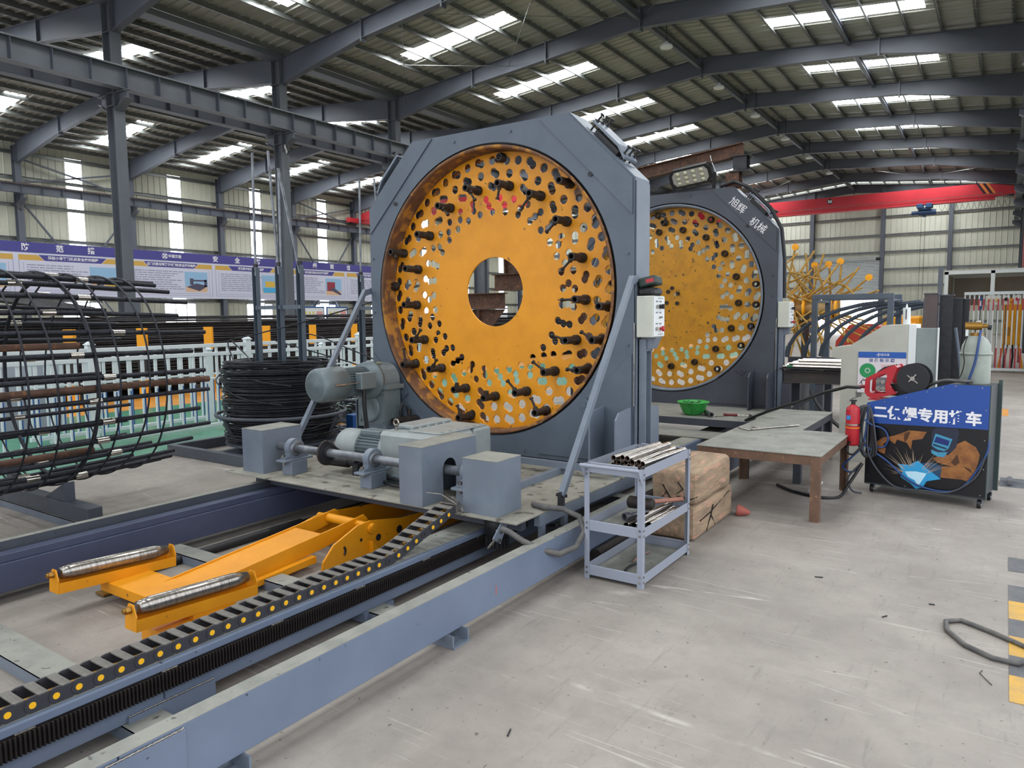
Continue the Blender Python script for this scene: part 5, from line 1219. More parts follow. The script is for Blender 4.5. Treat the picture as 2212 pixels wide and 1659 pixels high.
# rusty gantry seen through the centre hole of the near disc
t = thing('rusty_gantry', (-5.6, 7.9, 0), 'rusty I-beam trestle standing between the two ring frames', 'trestle')
def hbeam(mb, p, q, b, h):
    p, q = V(p), V(q)
    for s in (-1, 1): mb.bar(p + V((0, 0, s * h / 2)) if abs((q - p).normalized().z) < .5 else p + V((s * h / 2, 0, 0)), q + V((0, 0, s * h / 2)) if abs((q - p).normalized().z) < .5 else q + V((s * h / 2, 0, 0)), b if abs((q - p).normalized().z) < .5 else .012, .012 if abs((q - p).normalized().z) < .5 else b)
    mb.bar(p, q, .01, h) if abs((q - p).normalized().z) < .5 else mb.box(p.x - h / 2, p.x + h / 2, p.y - .005, p.y + .005, min(p.z, q.z), max(p.z, q.z))
    return mb
part('upper_beam', hbeam(MB(), (-5.62, 7.9, 2.14), (-4.2, 7.9, 2.14), .14, .2), rust, t)
part('lower_beam', hbeam(MB(), (-6.4, 7.9, 1.90), (-5.46, 7.9, 1.90), .14, .2), rust, t)
part('post', hbeam(MB(), (-5.92, 7.9, 0), (-5.92, 7.9, 1.79), .14, .14), rust, t); part('post', hbeam(MB(), (-4.3, 7.9, 0), (-4.3, 7.9, 2.03), .14, .14), rust, t)
part('hanger_post', hbeam(MB(), (-5.32, 7.86, 2.25), (-5.36, 7.86, 2.9), .14, .13), rust, t)
part('gusset', MB().prism([(-5.85, 1.79), (-5.46, 1.79), (-5.85, 1.35)], 1, 7.89, 7.91), rust, t)
# ================================================================== WORK TABLES
def steel_table(x0, x1, y0, y1, z, lab, rail, leg=.075):
    t_ = thing('welding_table', ((x0 + x1) / 2, (y0 + y1) / 2, 0), lab, 'table')
    part('table_plate', MB().bbox(x0, x1, y0, y1, z - .008, z, .002), dusty_top, t_)
    for a in ((x0 + .01, x1 - .01, y0 + .01, y0 + .018), (x0 + .01, x1 - .01, y1 - .018, y1 - .01), (x0 + .01, x0 + .018, y0 + .02, y1 - .02), (x1 - .018, x1 - .01, y0 + .02, y1 - .02)):
        part('apron', MB().box(*a, z - .085, z - .009), rail, t_)
    for x in (x0 + .008, x1 - .008 - leg):
        for y in (y0 + .006, y1 - .006 - leg):
            mb = MB().box(x if x < (x0 + x1) / 2 else x, x + leg, y if y < (y0 + y1) / 2 else y + leg - .008, y + .008 if y < (y0 + y1) / 2 else y + leg, 0, z - .009)
            xx = x if x < (x0 + x1) / 2 else x + leg - .008
            mb.box(xx, xx + .008, y + .0081, y + leg - .0081, 0, z - .009); part('leg', mb, rail, t_)
    return t_
tb = steel_table(-2.22, -1.18, 6.16, 7.48, .551, 'low steel welding table with rusty brown angle frame', rust_lite)
steel_table(-2.22, -1.62, 7.50, 9.06, .548, 'darker low steel table behind the rusty one', grey_dark)
solo('steel_rod', MB().cyl((-2.03, 7.2, .56), (-1.71, 7.74, .557), .009, 8), chrome, 'thin bright rod lying across both steel tables', 'rod')
solo('tongs', MB().sweep([(-2.19, 7.3, .56), (-2.12, 7.22, .558), (-2.03, 7.17, .558)], .008, 6).sweep([(-2.1, 7.42, .56), (-2.04, 7.36, .558), (-1.97, 7.33, .558)], .006, 6), chrome, 'bent bright tongs on the corner of the steel table', 'tool')
# ================================================================== TIMBER BLOCKS
def lump(x0, x1, y0, y1, z0, z1, seed, rough=.012, n=10):
    from mathutils import noise
    mb = MB(); 
    def face(o, u, w, nu, nw):
        vs = []
        for j in range(nw + 1):
            for i in range(nu + 1): vs.append(V(o) + V(u) * (i / nu) + V(w) * (j / nw))
        mb.add(vs, [(j * (nu + 1) + i, j * (nu + 1) + i + 1, (j + 1) * (nu + 1) + i + 1, (j + 1) * (nu + 1) + i) for j in range(nw) for i in range(nu)], False)
    X, Y, Z = x1 - x0, y1 - y0, z1 - z0; ny = 18
    face((x0, y0, z0), (X, 0, 0), (0, 0, Z), n, n); face((x0, y1, z0), (0, 0, Z), (X, 0, 0), n, n)
    face((x0, y0, z0), (0, 0, Z), (0, Y, 0), n, ny); face((x1, y0, z0), (0, Y, 0), (0, 0, Z), ny, n)
    face((x0, y0, z0), (0, Y, 0), (X, 0, 0), ny, n); face((x0, y0, z1), (X, 0, 0), (0, Y, 0), n, ny)
    c = V(((x0 + x1) / 2, (y0 + y1) / 2, (z0 + z1) / 2)); out = []
    rc = .045
    for p in mb.v:
        p = V(p); q = V((max(x0 + rc, min(x1 - rc, p.x)), max(y0 + rc, min(y1 - rc, p.y)), max(z0 + rc, min(z1 - rc, p.z))))
        d = p - q; L = d.length
        if L > 1e-6: p = q + d.normalized() * min(L, rc)
        nn = noise.noise(p * 5 + V((seed, 0, 0))) * rough + noise.noise(p * 16 + V((seed, 3, 0))) * rough * .4
        dd = (p - c).normalized(); p = p + dd * nn
        p.z = max(p.z, z0 + .001); out.append(tuple(p))
    mb.v = out; mb.sm = [True] * len(mb.f); return mb
for (b, lab, sd, cr) in (((-2.28, -1.855, 5.13, 6.08, .0, .272), 'lower weathered timber block beside the tool cart', 1, [[(-1.856, 5.55, .20), (-1.853, 5.50, .13), (-1.853, 5.56, .07), (-1.854, 5.60, .03)], [(-1.853, 5.50, .13), (-1.853, 5.44, .08), (-1.853, 5.40, .02)], [(-1.853, 5.25, .14), (-1.853, 5.5, .155), (-1.853, 5.75, .20), (-1.853, 5.95, .23)]]),
                    ((-2.20, -1.84, 5.12, 5.95, .274, .545), 'upper weathered timber block with pinkish side and dark splits', 5, [[(-2.1, 5.118, .42), (-2.07, 5.117, .37), (-2.09, 5.117, .34), (-2.12, 5.117, .30)], [(-2.07, 5.117, .37), (-2.03, 5.117, .31)], [(-1.98, 5.116, .34), (-1.88, 5.116, .33), (-1.842, 5.16, .345)], [(-1.98, 5.116, .45), (-1.94, 5.116, .40), (-1.99, 5.116, .36)]])):
    t = thing('timber_block', ((b[0] + b[1]) / 2, (b[2] + b[3]) / 2, b[4]), lab, 'wood block')
    tb_ = part('timber', lump(*b, sd), wood, t)
    for c in cr: part('crack', MB().sweep(c, [.006, .005] + [.003] * (len(c) - 2), 5), crack_m, tb_)
solo('red_cone_tip', MB().lathe((-1.82, 6.05, .045), (1, .3, -.15), [(0, .045), (.02, .05), (.10, .02), (.115, .004)], 16), mat('faded_red', 'a0564c', .7), 'faded red plastic tip poking out behind the lower timber block', 'cap')
# ================================================================== TOOL CART
t = thing('tool_cart', (-2.0, 4.46, 0), 'three-tier grey angle-iron tool cart in front of the timber blocks', 'cart')
x0, x1, y0, y1 = -2.20, -1.795, 4.06, 4.87; L_ = .036
for x, y in ((x0, y0), (x1, y0), (x0, y1), (x1, y1)):
    sx = 1 if x == x0 else -1; sy = 1 if y == y0 else -1
    mb = MB().box(min(x, x + sx * L_), max(x, x + sx * L_), min(y, y + sy * .003), max(y, y + sy * .003), 0, .755)
    mb.box(min(x, x + sx * .003), max(x, x + sx * .003), min(y + sy * .003, y + sy * L_), max(y + sy * .003, y + sy * L_), 0, .755)
    lg = part('leg', mb, trolley_m, t)
    for z in (.72, .69, .37, .335, .075, .04):
        part('bolt', MB().cyl((x + sx * .018, y - sy * .0005, z), (x + sx * .018, y - sy * .005, z), .007, 8), chrome, lg)
        part('bolt', MB().cyl((x - sx * .0005, y + sy * .018, z), (x - sx * .005, y + sy * .018, z), .007, 8), chrome, lg)
for z, nm in ((.70, 'top'), (.32, 'middle'), (.025, 'bottom')):
    h = .062
    for a in ((x0 + .037, x1 - .037, y0 + .0035, y0 + .006), (x0 + .037, x1 - .037, y1 - .006, y1 - .0035), (x0 + .0035, x0 + .006, y0 + .037, y1 - .037), (x1 - .006, x1 - .0035, y0 + .037, y1 - .037)):
        part('shelf_edge', MB().box(*a, z, z + h), trolley_m, t)
    for a in ((x0 + .037, x1 - .037, y0 + .0061, y0 + .012), (x0 + .037, x1 - .037, y1 - .012, y1 - .0061)): part('rolled_rim', MB().cyl((a[0], a[2] + .003, z + h), (a[1], a[2] + .003, z + h), .005, 8), trolley_m, t)
    part('shelf_sheet', MB().box(x0 + .007, x1 - .007, y0 + .0125, y1 - .0125, z + .001, z + .003), dusty_top, t)
part('push_handle', MB().cyl((x0 - .0, y0 - .055, .755), (x1 + .0, y0 - .055, .755), .012, 12), trolley_m, t)
for x in (x0 + .002, x1 - .006): part('handle_bracket', MB().prism([(y0 + .0, .76), (y0 - .06, .76), (y0 - .055, .74), (y0, .655)], 0, x, x + .004), trolley_m, t)
# bright tubes on the top shelf
TB = [(-2.06, .734, 0), (-2.02, .734, 0), (-1.985, .734, 0), (-1.95, .734, 0), (-1.915, .734, .0), (-1.88, .734, 0), (-2.045, .762, 1), (-2.005, .764, 1), (-1.965, .764, 1), (-1.93, .764, 1), (-1.895, .764, 1), (-1.985, .795, 2), (-1.94, .797, 2), (-2.03, .795, 2), (-1.86, .76, 1)]
od = ['first', 'second', 'third', 'fourth', 'fifth', 'sixth']
TL = ['bright tube in the bottom layer on the tool cart, %s from the left' % od[j] for j in range(6)] + ['bright tube in the second layer on the tool cart, %s from the left' % od[j] for j in range(5)] + ['bright tube topping the pile on the tool cart, middle one', 'bright tube topping the pile on the tool cart, rightmost one', 'bright tube topping the pile on the tool cart, leftmost one', 'bright tube lying highest along the right edge of the tool cart']
for i, (x, z, lv) in enumerate(TB):
    ya = y0 + .11 + rnd.uniform(-.04, .05); dxx = rnd.uniform(-.03, .09)
    z2 = z - (.004 if lv else 0)
    o = thing('steel_tube', ((x), ya + .3, z - .018), TL[i], 'tube', 'tubes on the tool cart')
    part('tube', MB().tube((x, ya, z), (x + dxx, ya + .62, z2 + .003), .0185, .0165, 14), chrome, o)
    part('burnt_bore', MB().tube((x, ya - .001, z), (x, ya + .03, z), .0166, .0150, 14), rust, o)
for i, (x, z) in enumerate(((-1.98, .343), (-1.94, .343), (-1.90, .343), (-1.86, .343), (-1.92, .375))):
    solo('shelf_tube', MB().tube((x, 4.22 + .03 * i, z), (x + .02, 4.78, z), .0185, .0165, 14), chrome, 'bright tube on the middle cart shelf, %s' % ('leftmost', 'second from the left', 'third from the left', 'rightmost', 'lying on top of the others')[i], 'tube', 'tubes on the middle shelf')
t = thing('sledge_hammer', (-1.95, 4.5, .38), 'black cylindrical hammer head with worn handle on the middle cart shelf', 'hammer')
part('hammer_head', MB().lathe((-2.06, 4.42, .445), (1, .05, 0), [(0, .03), (.01, .042), (.17, .04), (.18, .03)], 16), black_metal, t)
part('hammer_handle', MB().cyl((-1.97, 4.46, .44), (-1.84, 4.84, .40), .016, 10), mat('worn_red_wood', '9a6a58', .7), t)
solo('dark_pipe_piece', MB().tube((-2.06, 4.36, .352), (-1.98, 4.55, .352), .027, .021, 14), shaft_m, 'short dark pipe under the hammer head on the cart shelf', 'pipe')
solo('bent_rod', MB().sweep([(-1.985, 4.22, .036), (-2.0, 4.32, .037), (-1.98, 4.40, .037)], .008, 6), dark_metal, 'small dark bent rod on the bottom shelf of the cart', 'rod')
solo('bent_rod', MB().sweep([(-2.02, 4.42, .036), (-2.035, 4.54, .037), (-2.01, 4.66, .037)], .008, 6), mat('coppery_rod', '8a6f66', .5), 'small brownish bent rod on the bottom shelf of the cart', 'rod')
solo('rail_roller', MB().cyl((-2.27, 4.35, .05), (-2.27, 5.1, .05), .045, 16), black_metal, 'dark roller lying on the floor between the cart and the outer beam', 'roller')
# hose on the floor at the right
solo('floor_hose_loop', MB().sweep([(.62, 4.15, .014), (.40, 4.22, .014), (.18, 4.34, .014), (.0, 4.48, .014), (-.13, 4.56, .014), (-.20, 4.50, .014), (-.19, 4.38, .014), (-.10, 4.22, .014), (.02, 4.13, .014), (.12, 4.12, .015), (.2, 4.2, .035), (.28, 4.3, .014), (.45, 4.42, .014)], .013, 8), rubber, 'dark hose loop on the floor by the hazard stripe', 'hose')
solo('scrap_wire', MB().sweep([(-.02, 3.98, .004), (-.03, 3.94, .005), (0, 3.88, .004), (.02, 3.84, .004)], .002, 5), dark_metal, 'thin scrap of wire on the floor near the hazard stripe', 'wire')
# floor debris
for (x, y, l, a, lab) in ((-.95, 4.86, .05, 20, 'dark bit of wire on the open floor, in front of the welding table'), (-1.6, 2.30, .05, 110, 'bent nail on the open floor beside the outer beam'), (-.5, 4.4, .04, 60, 'small metal chip on the open floor left of the hose loop'), (-.3, 4.75, .03, 10, 'small dark chip on the floor behind the hose loop')):
    solo('floor_scrap', MB().cyl((x, y, .004), (x + l * cos(R(a)), y + l * sin(R(a)), .004), .0035, 6), dark_metal, lab, 'scrap')
# white glove under the table
solo('white_glove', MB().lathe((-1.45, 7.1, .03), (.25, .7, .3), [(0, .02), (.03, .035), (.10, .038), (.14, .02)], 10).lathe((-1.44, 7.19, .05), (.1, .5, .8), [(0, .014), (.07, .012), (.09, .004)], 8).lathe((-1.41, 7.18, .05), (.4, .5, .6), [(0, .013), (.08, .011), (.09, .004)], 8), white_m, 'crumpled white work glove on the floor under the rusty table', 'glove')
# ================================================================== WELDING CART
U = V((.985, -.173, 0)); N = V((-.173, -.985, 0)); W0 = V((-1.045, 7.499, 0))       # N points to the camera side
def wp(u, z, d=0.): p = W0 + U * u + N * d; return (p.x, p.y, z)
def wprism(poly, d0, d1):
    mb = MB(); n = len(poly); vs = [wp(u, z, d0) for u, z in poly] + [wp(u, z, d1) for u, z in poly]
    return mb.add(vs, [tuple(range(n))[::-1], tuple(range(n, 2 * n))] + [(i, (i + 1) % n, n + (i + 1) % n, n + i) for i in range(n)])
def wbox(u0, u1, d0, d1, z0, z1): return wprism([(u0, z0), (u1, z0), (u1, z1), (u0, z1)], d0, d1)
def wflat(poly, d): mb = MB(); mb.add([wp(u, z, d) for u, z in poly], [tuple(range(len(poly)))]); return mb
t = thing('welding_cart', tuple(W0 + U * .49), 'welding cart with blue and black printed side panel, a welder picture and white characters', 'cart')
dk = mat('cart_frame_dark', '2c3438', .5); 
part('cart_body', wprism([(0, .10), (.95, .10), (.95, 1.06), (.665, 1.06), (0, .85)], -.46, -.006), dk, t)
sp1 = part('side_panel', wprism([(-.004, .09), (.978, .09), (.978, 1.07), (.668, 1.068), (-.004, .855)], -.005, .0), mat('print_black', '0d0d12', .35), t)
for u0, u1, d0, d1, z0, z1 in ((.955, .985, -.03, -.002, .09, 1.075), (.955, .985, -.47, -.44, .09, 1.09)): part('frame_angle', wbox(u0, u1, d0, d1, z0, z1), mat('green_black_frame', '3c4a48', .5), t)
part('rear_panel', wbox(.952, .956, -.44, -.03, .1, 1.06), dk, t); part('base_rail', wbox(.0, .98, -.008, .003, .085, .10), dk, t)
part('blue_print', wflat([(-.003, .665), (.977, .695), (.977, 1.069), (.668, 1.067), (-.003, .854)], .0008), mat('print_blue', '1d4795', .4), sp1)
part('white_lettering', text_mb('二保焊专用推车', .125, basis(wp(.49, .77, .0016), U, (0, .0, 1)), bold=.0045, sx=1.0), white_t, sp1)
cp = {'jacket_tan': ('9a6534', 'sleeveL sleeveR cuff'), 'jacket_fold': ('4a2c18', 'handdark fold1 fold2'), 'helmet_black': ('20263a', 'helmet'), 'visor_cyan': ('3f8fb0', 'visor chin'), 'visor_blue': ('16296b', 'glass'), 'visor_dark': ('123048', 'glass2'), 'glove_blue': ('1f4566', 'glove'), 'arc_blue': ('2f9bd0', 'arc1'), 'arc_white': ('bfe6f5', 'arc2')}
POLY = {
'sleeveL': [(0.09, 0.492), (0.146, 0.54), (0.239, 0.565), (0.366, 0.629), (0.509, 0.629), (0.476, 0.561), (0.396, 0.542), (0.386, 0.455), (0.352, 0.512), (0.268, 0.533), (0.251, 0.49), (0.203, 0.52), (0.148, 0.478), (0.173, 0.44), (0.166, 0.387), (0.117, 0.402), (0.087, 0.45)],
'handdark': [(0.33, 0.6), (0.375, 0.62), (0.359, 0.553), (0.334, 0.515), (0.323, 0.549)],
'sleeveR': [(0.606, 0.364), (0.562, 0.397), (0.705, 0.475), (0.752, 0.548), (0.809, 0.584), (0.893, 0.536), (0.924, 0.473), (0.915, 0.405), (0.901, 0.346), (0.911, 0.309), (0.865, 0.225), (0.807, 0.236), (0.761, 0.336), (0.693, 0.346)],
'cuff': [(0.638, 0.333), (0.777, 0.348), (0.862, 0.302), (0.873, 0.241), (0.629, 0.233)],
'fold1': [(0.709, 0.377), (0.756, 0.461), (0.776, 0.386), (0.743, 0.353)], 'fold2': [(0.802, 0.361), (0.86, 0.34), (0.878, 0.304), (0.836, 0.327)],
'helmet': [(0.552, 0.643), (0.585, 0.676), (0.747, 0.683), (0.765, 0.646), (0.745, 0.518), (0.689, 0.443), (0.621, 0.439), (0.559, 0.476), (0.547, 0.554)],
'visor': [(0.579, 0.622), (0.713, 0.587), (0.687, 0.502), (0.654, 0.473), (0.602, 0.481), (0.553, 0.51)],
'glass': [(0.588, 0.598), (0.694, 0.569), (0.682, 0.522), (0.569, 0.545)], 'glass2': [(0.565, 0.531), (0.674, 0.502), (0.666, 0.489), (0.561, 0.514)],
'chin': [(0.55, 0.475), (0.603, 0.457), (0.68, 0.467), (0.656, 0.419), (0.604, 0.418), (0.556, 0.441)],
'glove': [(0.44, 0.331), (0.519, 0.352), (0.589, 0.356), (0.638, 0.328), (0.633, 0.234), (0.559, 0.238), (0.487, 0.267)],
'arc1': [(0.277, 0.309), (0.378, 0.313), (0.448, 0.362), (0.521, 0.302), (0.603, 0.244), (0.638, 0.22), (0.526, 0.183), (0.493, 0.117), (0.44, 0.099), (0.393, 0.142), (0.309, 0.191), (0.325, 0.244)],
'arc2': [(0.343, 0.247), (0.434, 0.26), (0.523, 0.253), (0.49, 0.187), (0.457, 0.122), (0.428, 0.178), (0.373, 0.2)]}
d_ = .0010
for nm, key in (('jacket_tan', 'sleeveL'), ('jacket_tan', 'sleeveR'), ('jacket_tan', 'cuff'), ('jacket_fold', 'handdark'), ('jacket_fold', 'fold1'), ('jacket_fold', 'fold2'), ('helmet_black', 'helmet'), ('visor_cyan', 'visor'), ('visor_blue', 'glass'), ('visor_dark', 'glass2'), ('visor_cyan', 'chin'), ('glove_blue', 'glove'), ('arc_blue', 'arc1'), ('arc_white', 'arc2')):
    d_ += .00018; c_ = cp[nm][0]
    tan = nm == 'jacket_tan'
    part('printed_picture', wflat(POLY[key], d_), mat('print_' + nm, c_, .4, col2=('6b4020' if tan else c_), scale=14, amount=.8), sp1)
mb = MB(); rs = random.Random(9)
for i in range(46):
    a = R(rs.uniform(15, 175)); r0, r1 = rs.uniform(.10, .16), rs.uniform(.18, .36); c, s = cos(a), sin(a)
    if .425 + r1 * c > .95 or .425 + r1 * c < .02: continue
    w = .0016; mb.add([wp(.425 + r0 * c - s * w, .20 + r0 * s + c * w, d_ + .0003), wp(.425 + r0 * c + s * w, .20 + r0 * s - c * w, d_ + .0003), wp(.425 + r1 * c, .20 + r1 * s, d_ + .0003)], [(0, 1, 2)])
part('printed_sparks', mb, mat('print_spark', 'b9a48e', .4), sp1, kind='stuff')
for u, z in ((.02, .835), (.15, .875), (.33, .93), (.50, .99), (.62, 1.035), (.72, 1.055), (.92, 1.05), (.955, .86), (.955, .6), (.955, .35), (.94, .12), (.02, .16), (.35, .11), (.02, .55)): part('screw', MB().cyl(wp(u, z, .0), wp(u, z, .003), .005, 8), chrome, sp1)
for u, d in ((.05, -.06), (.93, -.04), (.93, -.42), (.05, -.42)):
    p = V(wp(u, .038, d)); q = MB().cyl(p - U * .014, p + U * .014, .037, 16); cs = part('caster_wheel', q, black_pl, t)
    part('caster_fork', MB().bar(p + V((0, 0, .0)) - U * .018, p + V((0, 0, .058)) - U * .018, .004, .03).bar(p + U * .018, p + V((0, 0, .058)) + U * .018, .004, .03).cyl(p + V((0, 0, .056)), p + V((0, 0, .062)), .03, 12), shaft_m, cs)
    part('hub', MB().cyl(p - U * .016, p + U * .016, .014, 10), white_m, cs)
# wire feeder
t = thing('wire_feeder', wp(.22, .88, -.2), 'red framed wire feeder with black wire spool on top of the welding cart', 'wire feeder')
def wring(outer, inner, d0, d1):
    n = len(outer); mb = MB(); vs = []
    for d in (d0, d1):
        vs += [wp(u, z, d) for u, z in outer] + [wp(u, z, d) for u, z in inner]
    j = lambda i: (i + 1) % n
    return mb.add(vs, [(i, j(i), n + j(i), n + i) for i in range(n)] + [(2 * n + i, 3 * n + i, 3 * n + j(i), 2 * n + j(i)) for i in range(n)] + [(i, 2 * n + i, 2 * n + j(i), j(i)) for i in range(n)] + [(n + i, n + j(i), 3 * n + j(i), 3 * n + i) for i in range(n)])
out = [(-.055, .95), (-.05, 1.075), (-.01, 1.10), (.15, 1.195), (.20, 1.215), (.225, 1.19), (.165, 1.02), (.22, .945), (.02, .885), (-.03, .91)]
inn = [(-.015, .955), (-.015, 1.055), (.01, 1.075), (.10, 1.125), (.135, 1.13), (.14, 1.10), (.125, 1.02), (.135, .95), (.03, .935), (.0, .94)]
for a, b in ((-.10, -.07), (-.30, -.27)): part('side_frame', wring(out, inn, a, b), red_p, t)
for (u, z) in ((.19, 1.19), (-.03, .93), (.20, .95), (.07, 1.13)): part('cross_tube', MB().cyl(wp(u, z, -.10), wp(u, z, -.28), .013, 10), mat('pink_red', 'd08a8e', .4), t)
part('base_plate', wbox(-.02, .45, -.30, -.07, .875, .885), red_p, t)
part('drive_unit', wbox(.03, .12, -.24, -.12, .96, 1.08), shaft_m, t)
for (u, z, r_) in ((.055, 1.05, .02), (.095, 1.05, .02), (.06, .985, .024), (.10, .985, .02)): part('drive_roll', MB().cyl(wp(u, z, -.12), wp(u, z, -.10), r_, 16).cyl(wp(u, z, -.10), wp(u, z, -.095), r_ * .4, 10), steel, t)
part('motor_housing', wbox(.14, .30, -.28, -.16, .92, 1.03), black_pl, t)
sc = (.355, 1.095)
sp2 = part('spool', MB().cyl(wp(*sc, -.20), wp(*sc, -.08), .065, 24), dark_metal, t)
for d in (-.085, -.205):
    o_ = [(sc[0] + .137 * cos(2 * pi * i / 36), sc[1] + .137 * sin(2 * pi * i / 36)) for i in range(36)]; i_ = [(sc[0] + .05 * cos(2 * pi * i / 36), sc[1] + .05 * sin(2 * pi * i / 36)) for i in range(36)]
    part('spool_flange', wring(o_, i_, d, d + .006), black_pl, sp2)
part('spool_hub', MB().cyl(wp(*sc, -.21), wp(*sc, -.07), .02, 14).bar(wp(sc[0] - .045, sc[1] + .03, -.074), wp(sc[0] + .045, sc[1] - .04, -.074), .008, .008).bar(wp(sc[0] - .03, sc[1] - .03, -.074), wp(sc[0] + .03, sc[1] + .04, -.074), .01, .01), chrome, sp2)
part('torch_plug', MB().cyl(wp(-.05, .99, -.18), wp(-.16, .985, -.18), .02, 12, r1=.014), mat('dark_red_sleeve', '7d1f28', .5), t)
part('carry_handle', MB().sweep([wp(.0, 1.12, -.26), wp(.06, 1.17, -.26), wp(.13, 1.19, -.26), wp(.17, 1.2, -.26)], .012, 8), black_pl, t)
part('thin_wires', MB().sweep([wp(-.05, 1.02, -.2), wp(-.09, 1.05, -.2), wp(-.13, 1.04, -.2), wp(-.12, 1.0, -.2)], .004, 6).sweep([wp(-.06, 1.01, -.22), wp(-.12, 1.06, -.22), wp(-.15, 1.01, -.22)], .004, 6), cable_b, t)
# extinguisher hanging at the cart's left side
t = thing('fire_extinguisher', (-1.155, 7.42, .44), 'red fire extinguisher hanging at the left edge of the welding cart', 'fire extinguisher')
ex, ey = -1.155, 7.42
part('cylinder', MB().lathe((ex, ey, 0), (0, 0, 1), [(.45, .04), (.455, .055), (.47, .062), (.78, .062), (.81, .055), (.83, .03), (.84, .022)], 24), red_p, t)
part('band', MB().lathe((ex, ey, 0), (0, 0, 1), [(.645, .0635), (.66, .0635)], 24, caps=False), chrome, t); part('label_print', MB().lathe((ex, ey, 0), (0, 0, 1), [(.62, .0632), (.627, .0632)], 24, caps=False), yel_clean, t)
part('blue_label', MB().box(ex - .045, ex - .01, ey - .064, ey - .05, .70, .74), mat('label_blue', '2f78b8', .4), t)
part('valve', MB().cyl((ex, ey, .84), (ex, ey, .87), .018, 12).box(ex - .03, ex + .03, ey - .01, ey + .01, .87, .885).bar((ex - .02, ey, .89), (ex + .04, ey, .915), .012, .006), black_pl, t)
part('gauge', MB().cyl((ex - .04, ey - .0, .865), (ex - .04, ey - .02, .865), .016, 14), chrome, t); part('hook_strap', MB().bar((ex + .05, ey, .80), (-1.045, 7.47, .82), .008, .008), dark_metal, t)
# cable bundle on the cart
def smooth_path(P, k=6):
    P = [V(p) for p in P]; out = []
    for i in range(len(P) - 1):
        p0, p1, p2, p3 = P[max(0, i - 1)], P[i], P[i + 1], P[min(len(P) - 1, i + 2)]
        for j in range(k): f = j / k; out.append(.5 * ((2 * p1) + (p2 - p0) * f + (2 * p0 - 5 * p1 + 4 * p2 - p3) * f * f + (3 * p1 - p0 - 3 * p2 + p3) * f ** 3))
    return out + [P[-1]]
gb_ = mat('grey_cable', '3c4046', .5)
for i in range(7):
    o1, o2 = .012 * i, .02 * rnd.uniform(-1, 1)
    solo('hanging_cable', MB().sweep(smooth_path([wp(.02, .83, -.03), wp(.0 - o1, .80, .02), wp(-.03 - o1, .62, .03 + o1), wp(-.02 + o2, .40, .05), wp(.03 + o1, .36 + o2, .05), wp(.06 + o1 * .6, .55, .04 + o1 * .5), wp(.02 + o1 * .4, .78, .03), wp(.01, .82, .0)]), .0085, 6), (gb_, cable_b)[i % 2], 'loop of grey or black cable hung over the left corner of the welding cart', 'cable', 'cable loops on the welding cart')
solo('blue_hose', MB().sweep(smooth_path([wp(.02, .82, .03), wp(.01, .62, .04), wp(-.0, .47, .05), wp(.06, .42, .05), wp(.2, .33, .04), wp(.35, .20, .03), wp(.50, .13, .03), wp(.70, .12, .03), (wp(.83, .20, .02)), wp(.95, .42, .015), wp(.985, .55, .0), wp(.97, .66, -.03)]), .0095, 8), cable_blue, 'blue hose hanging in a long curve across the printed cart panel', 'hose')
solo('blue_hose', MB().sweep(smooth_path([wp(.0, .70, .06), wp(.06, .66, .06), wp(.16, .62, .03), wp(.20, .54, .03), (wp(.17, .46, .03)), wp(.11, .45, .04)]), .009, 8), cable_blue, 'short blue hose curl at the upper left of the welder picture', 'hose')
solo('black_hose', MB().sweep(smooth_path([wp(.03, .80, .035), wp(.03, .45, .055), wp(.08, .30, .05), wp(.2, .15, .04), wp(.32, .09, .04), wp(.5, .10, .035), wp(.72, .12, .035), wp(.9, .27, .02), wp(.965, .45, .02)]), .0085, 8), gb_, 'grey hose hanging below the blue one across the cart panel', 'hose')
solo('floor_cable', MB().sweep(smooth_path([(-1.05, 7.35, .3), (-1.15, 7.25, .1), (-1.2, 7.1, .015), (-1.35, 7.0, .015), (-1.6, 7.1, .015), (-1.8, 7.3, .015)]), .014, 8), cable_b, 'black cable running on the floor under the rusty table', 'cable')
for k_, P in enumerate(([(-1.08, 7.36, .42), (-1.16, 7.34, .33), (-1.22, 7.36, .25), (-1.15, 7.38, .2), (-1.07, 7.36, .27)], [(-1.04, 7.37, .5), (-1.13, 7.33, .38), (-1.19, 7.34, .42), (-1.16, 7.34, .5)], [(-1.06, 7.36, .3), (-1.16, 7.3, .16), (-1.12, 7.28, .05), (-1.04, 7.3, .03)])):
    solo('tangled_cable', MB().sweep(smooth_path(P), .009, 6), (cable_blue, cable_b, gb_)[k_], ('blue cable tangle low beside the welding cart', 'black cable tangle beside the lower extinguisher', 'grey cable end touching the floor beside the cart')[k_], 'cable')
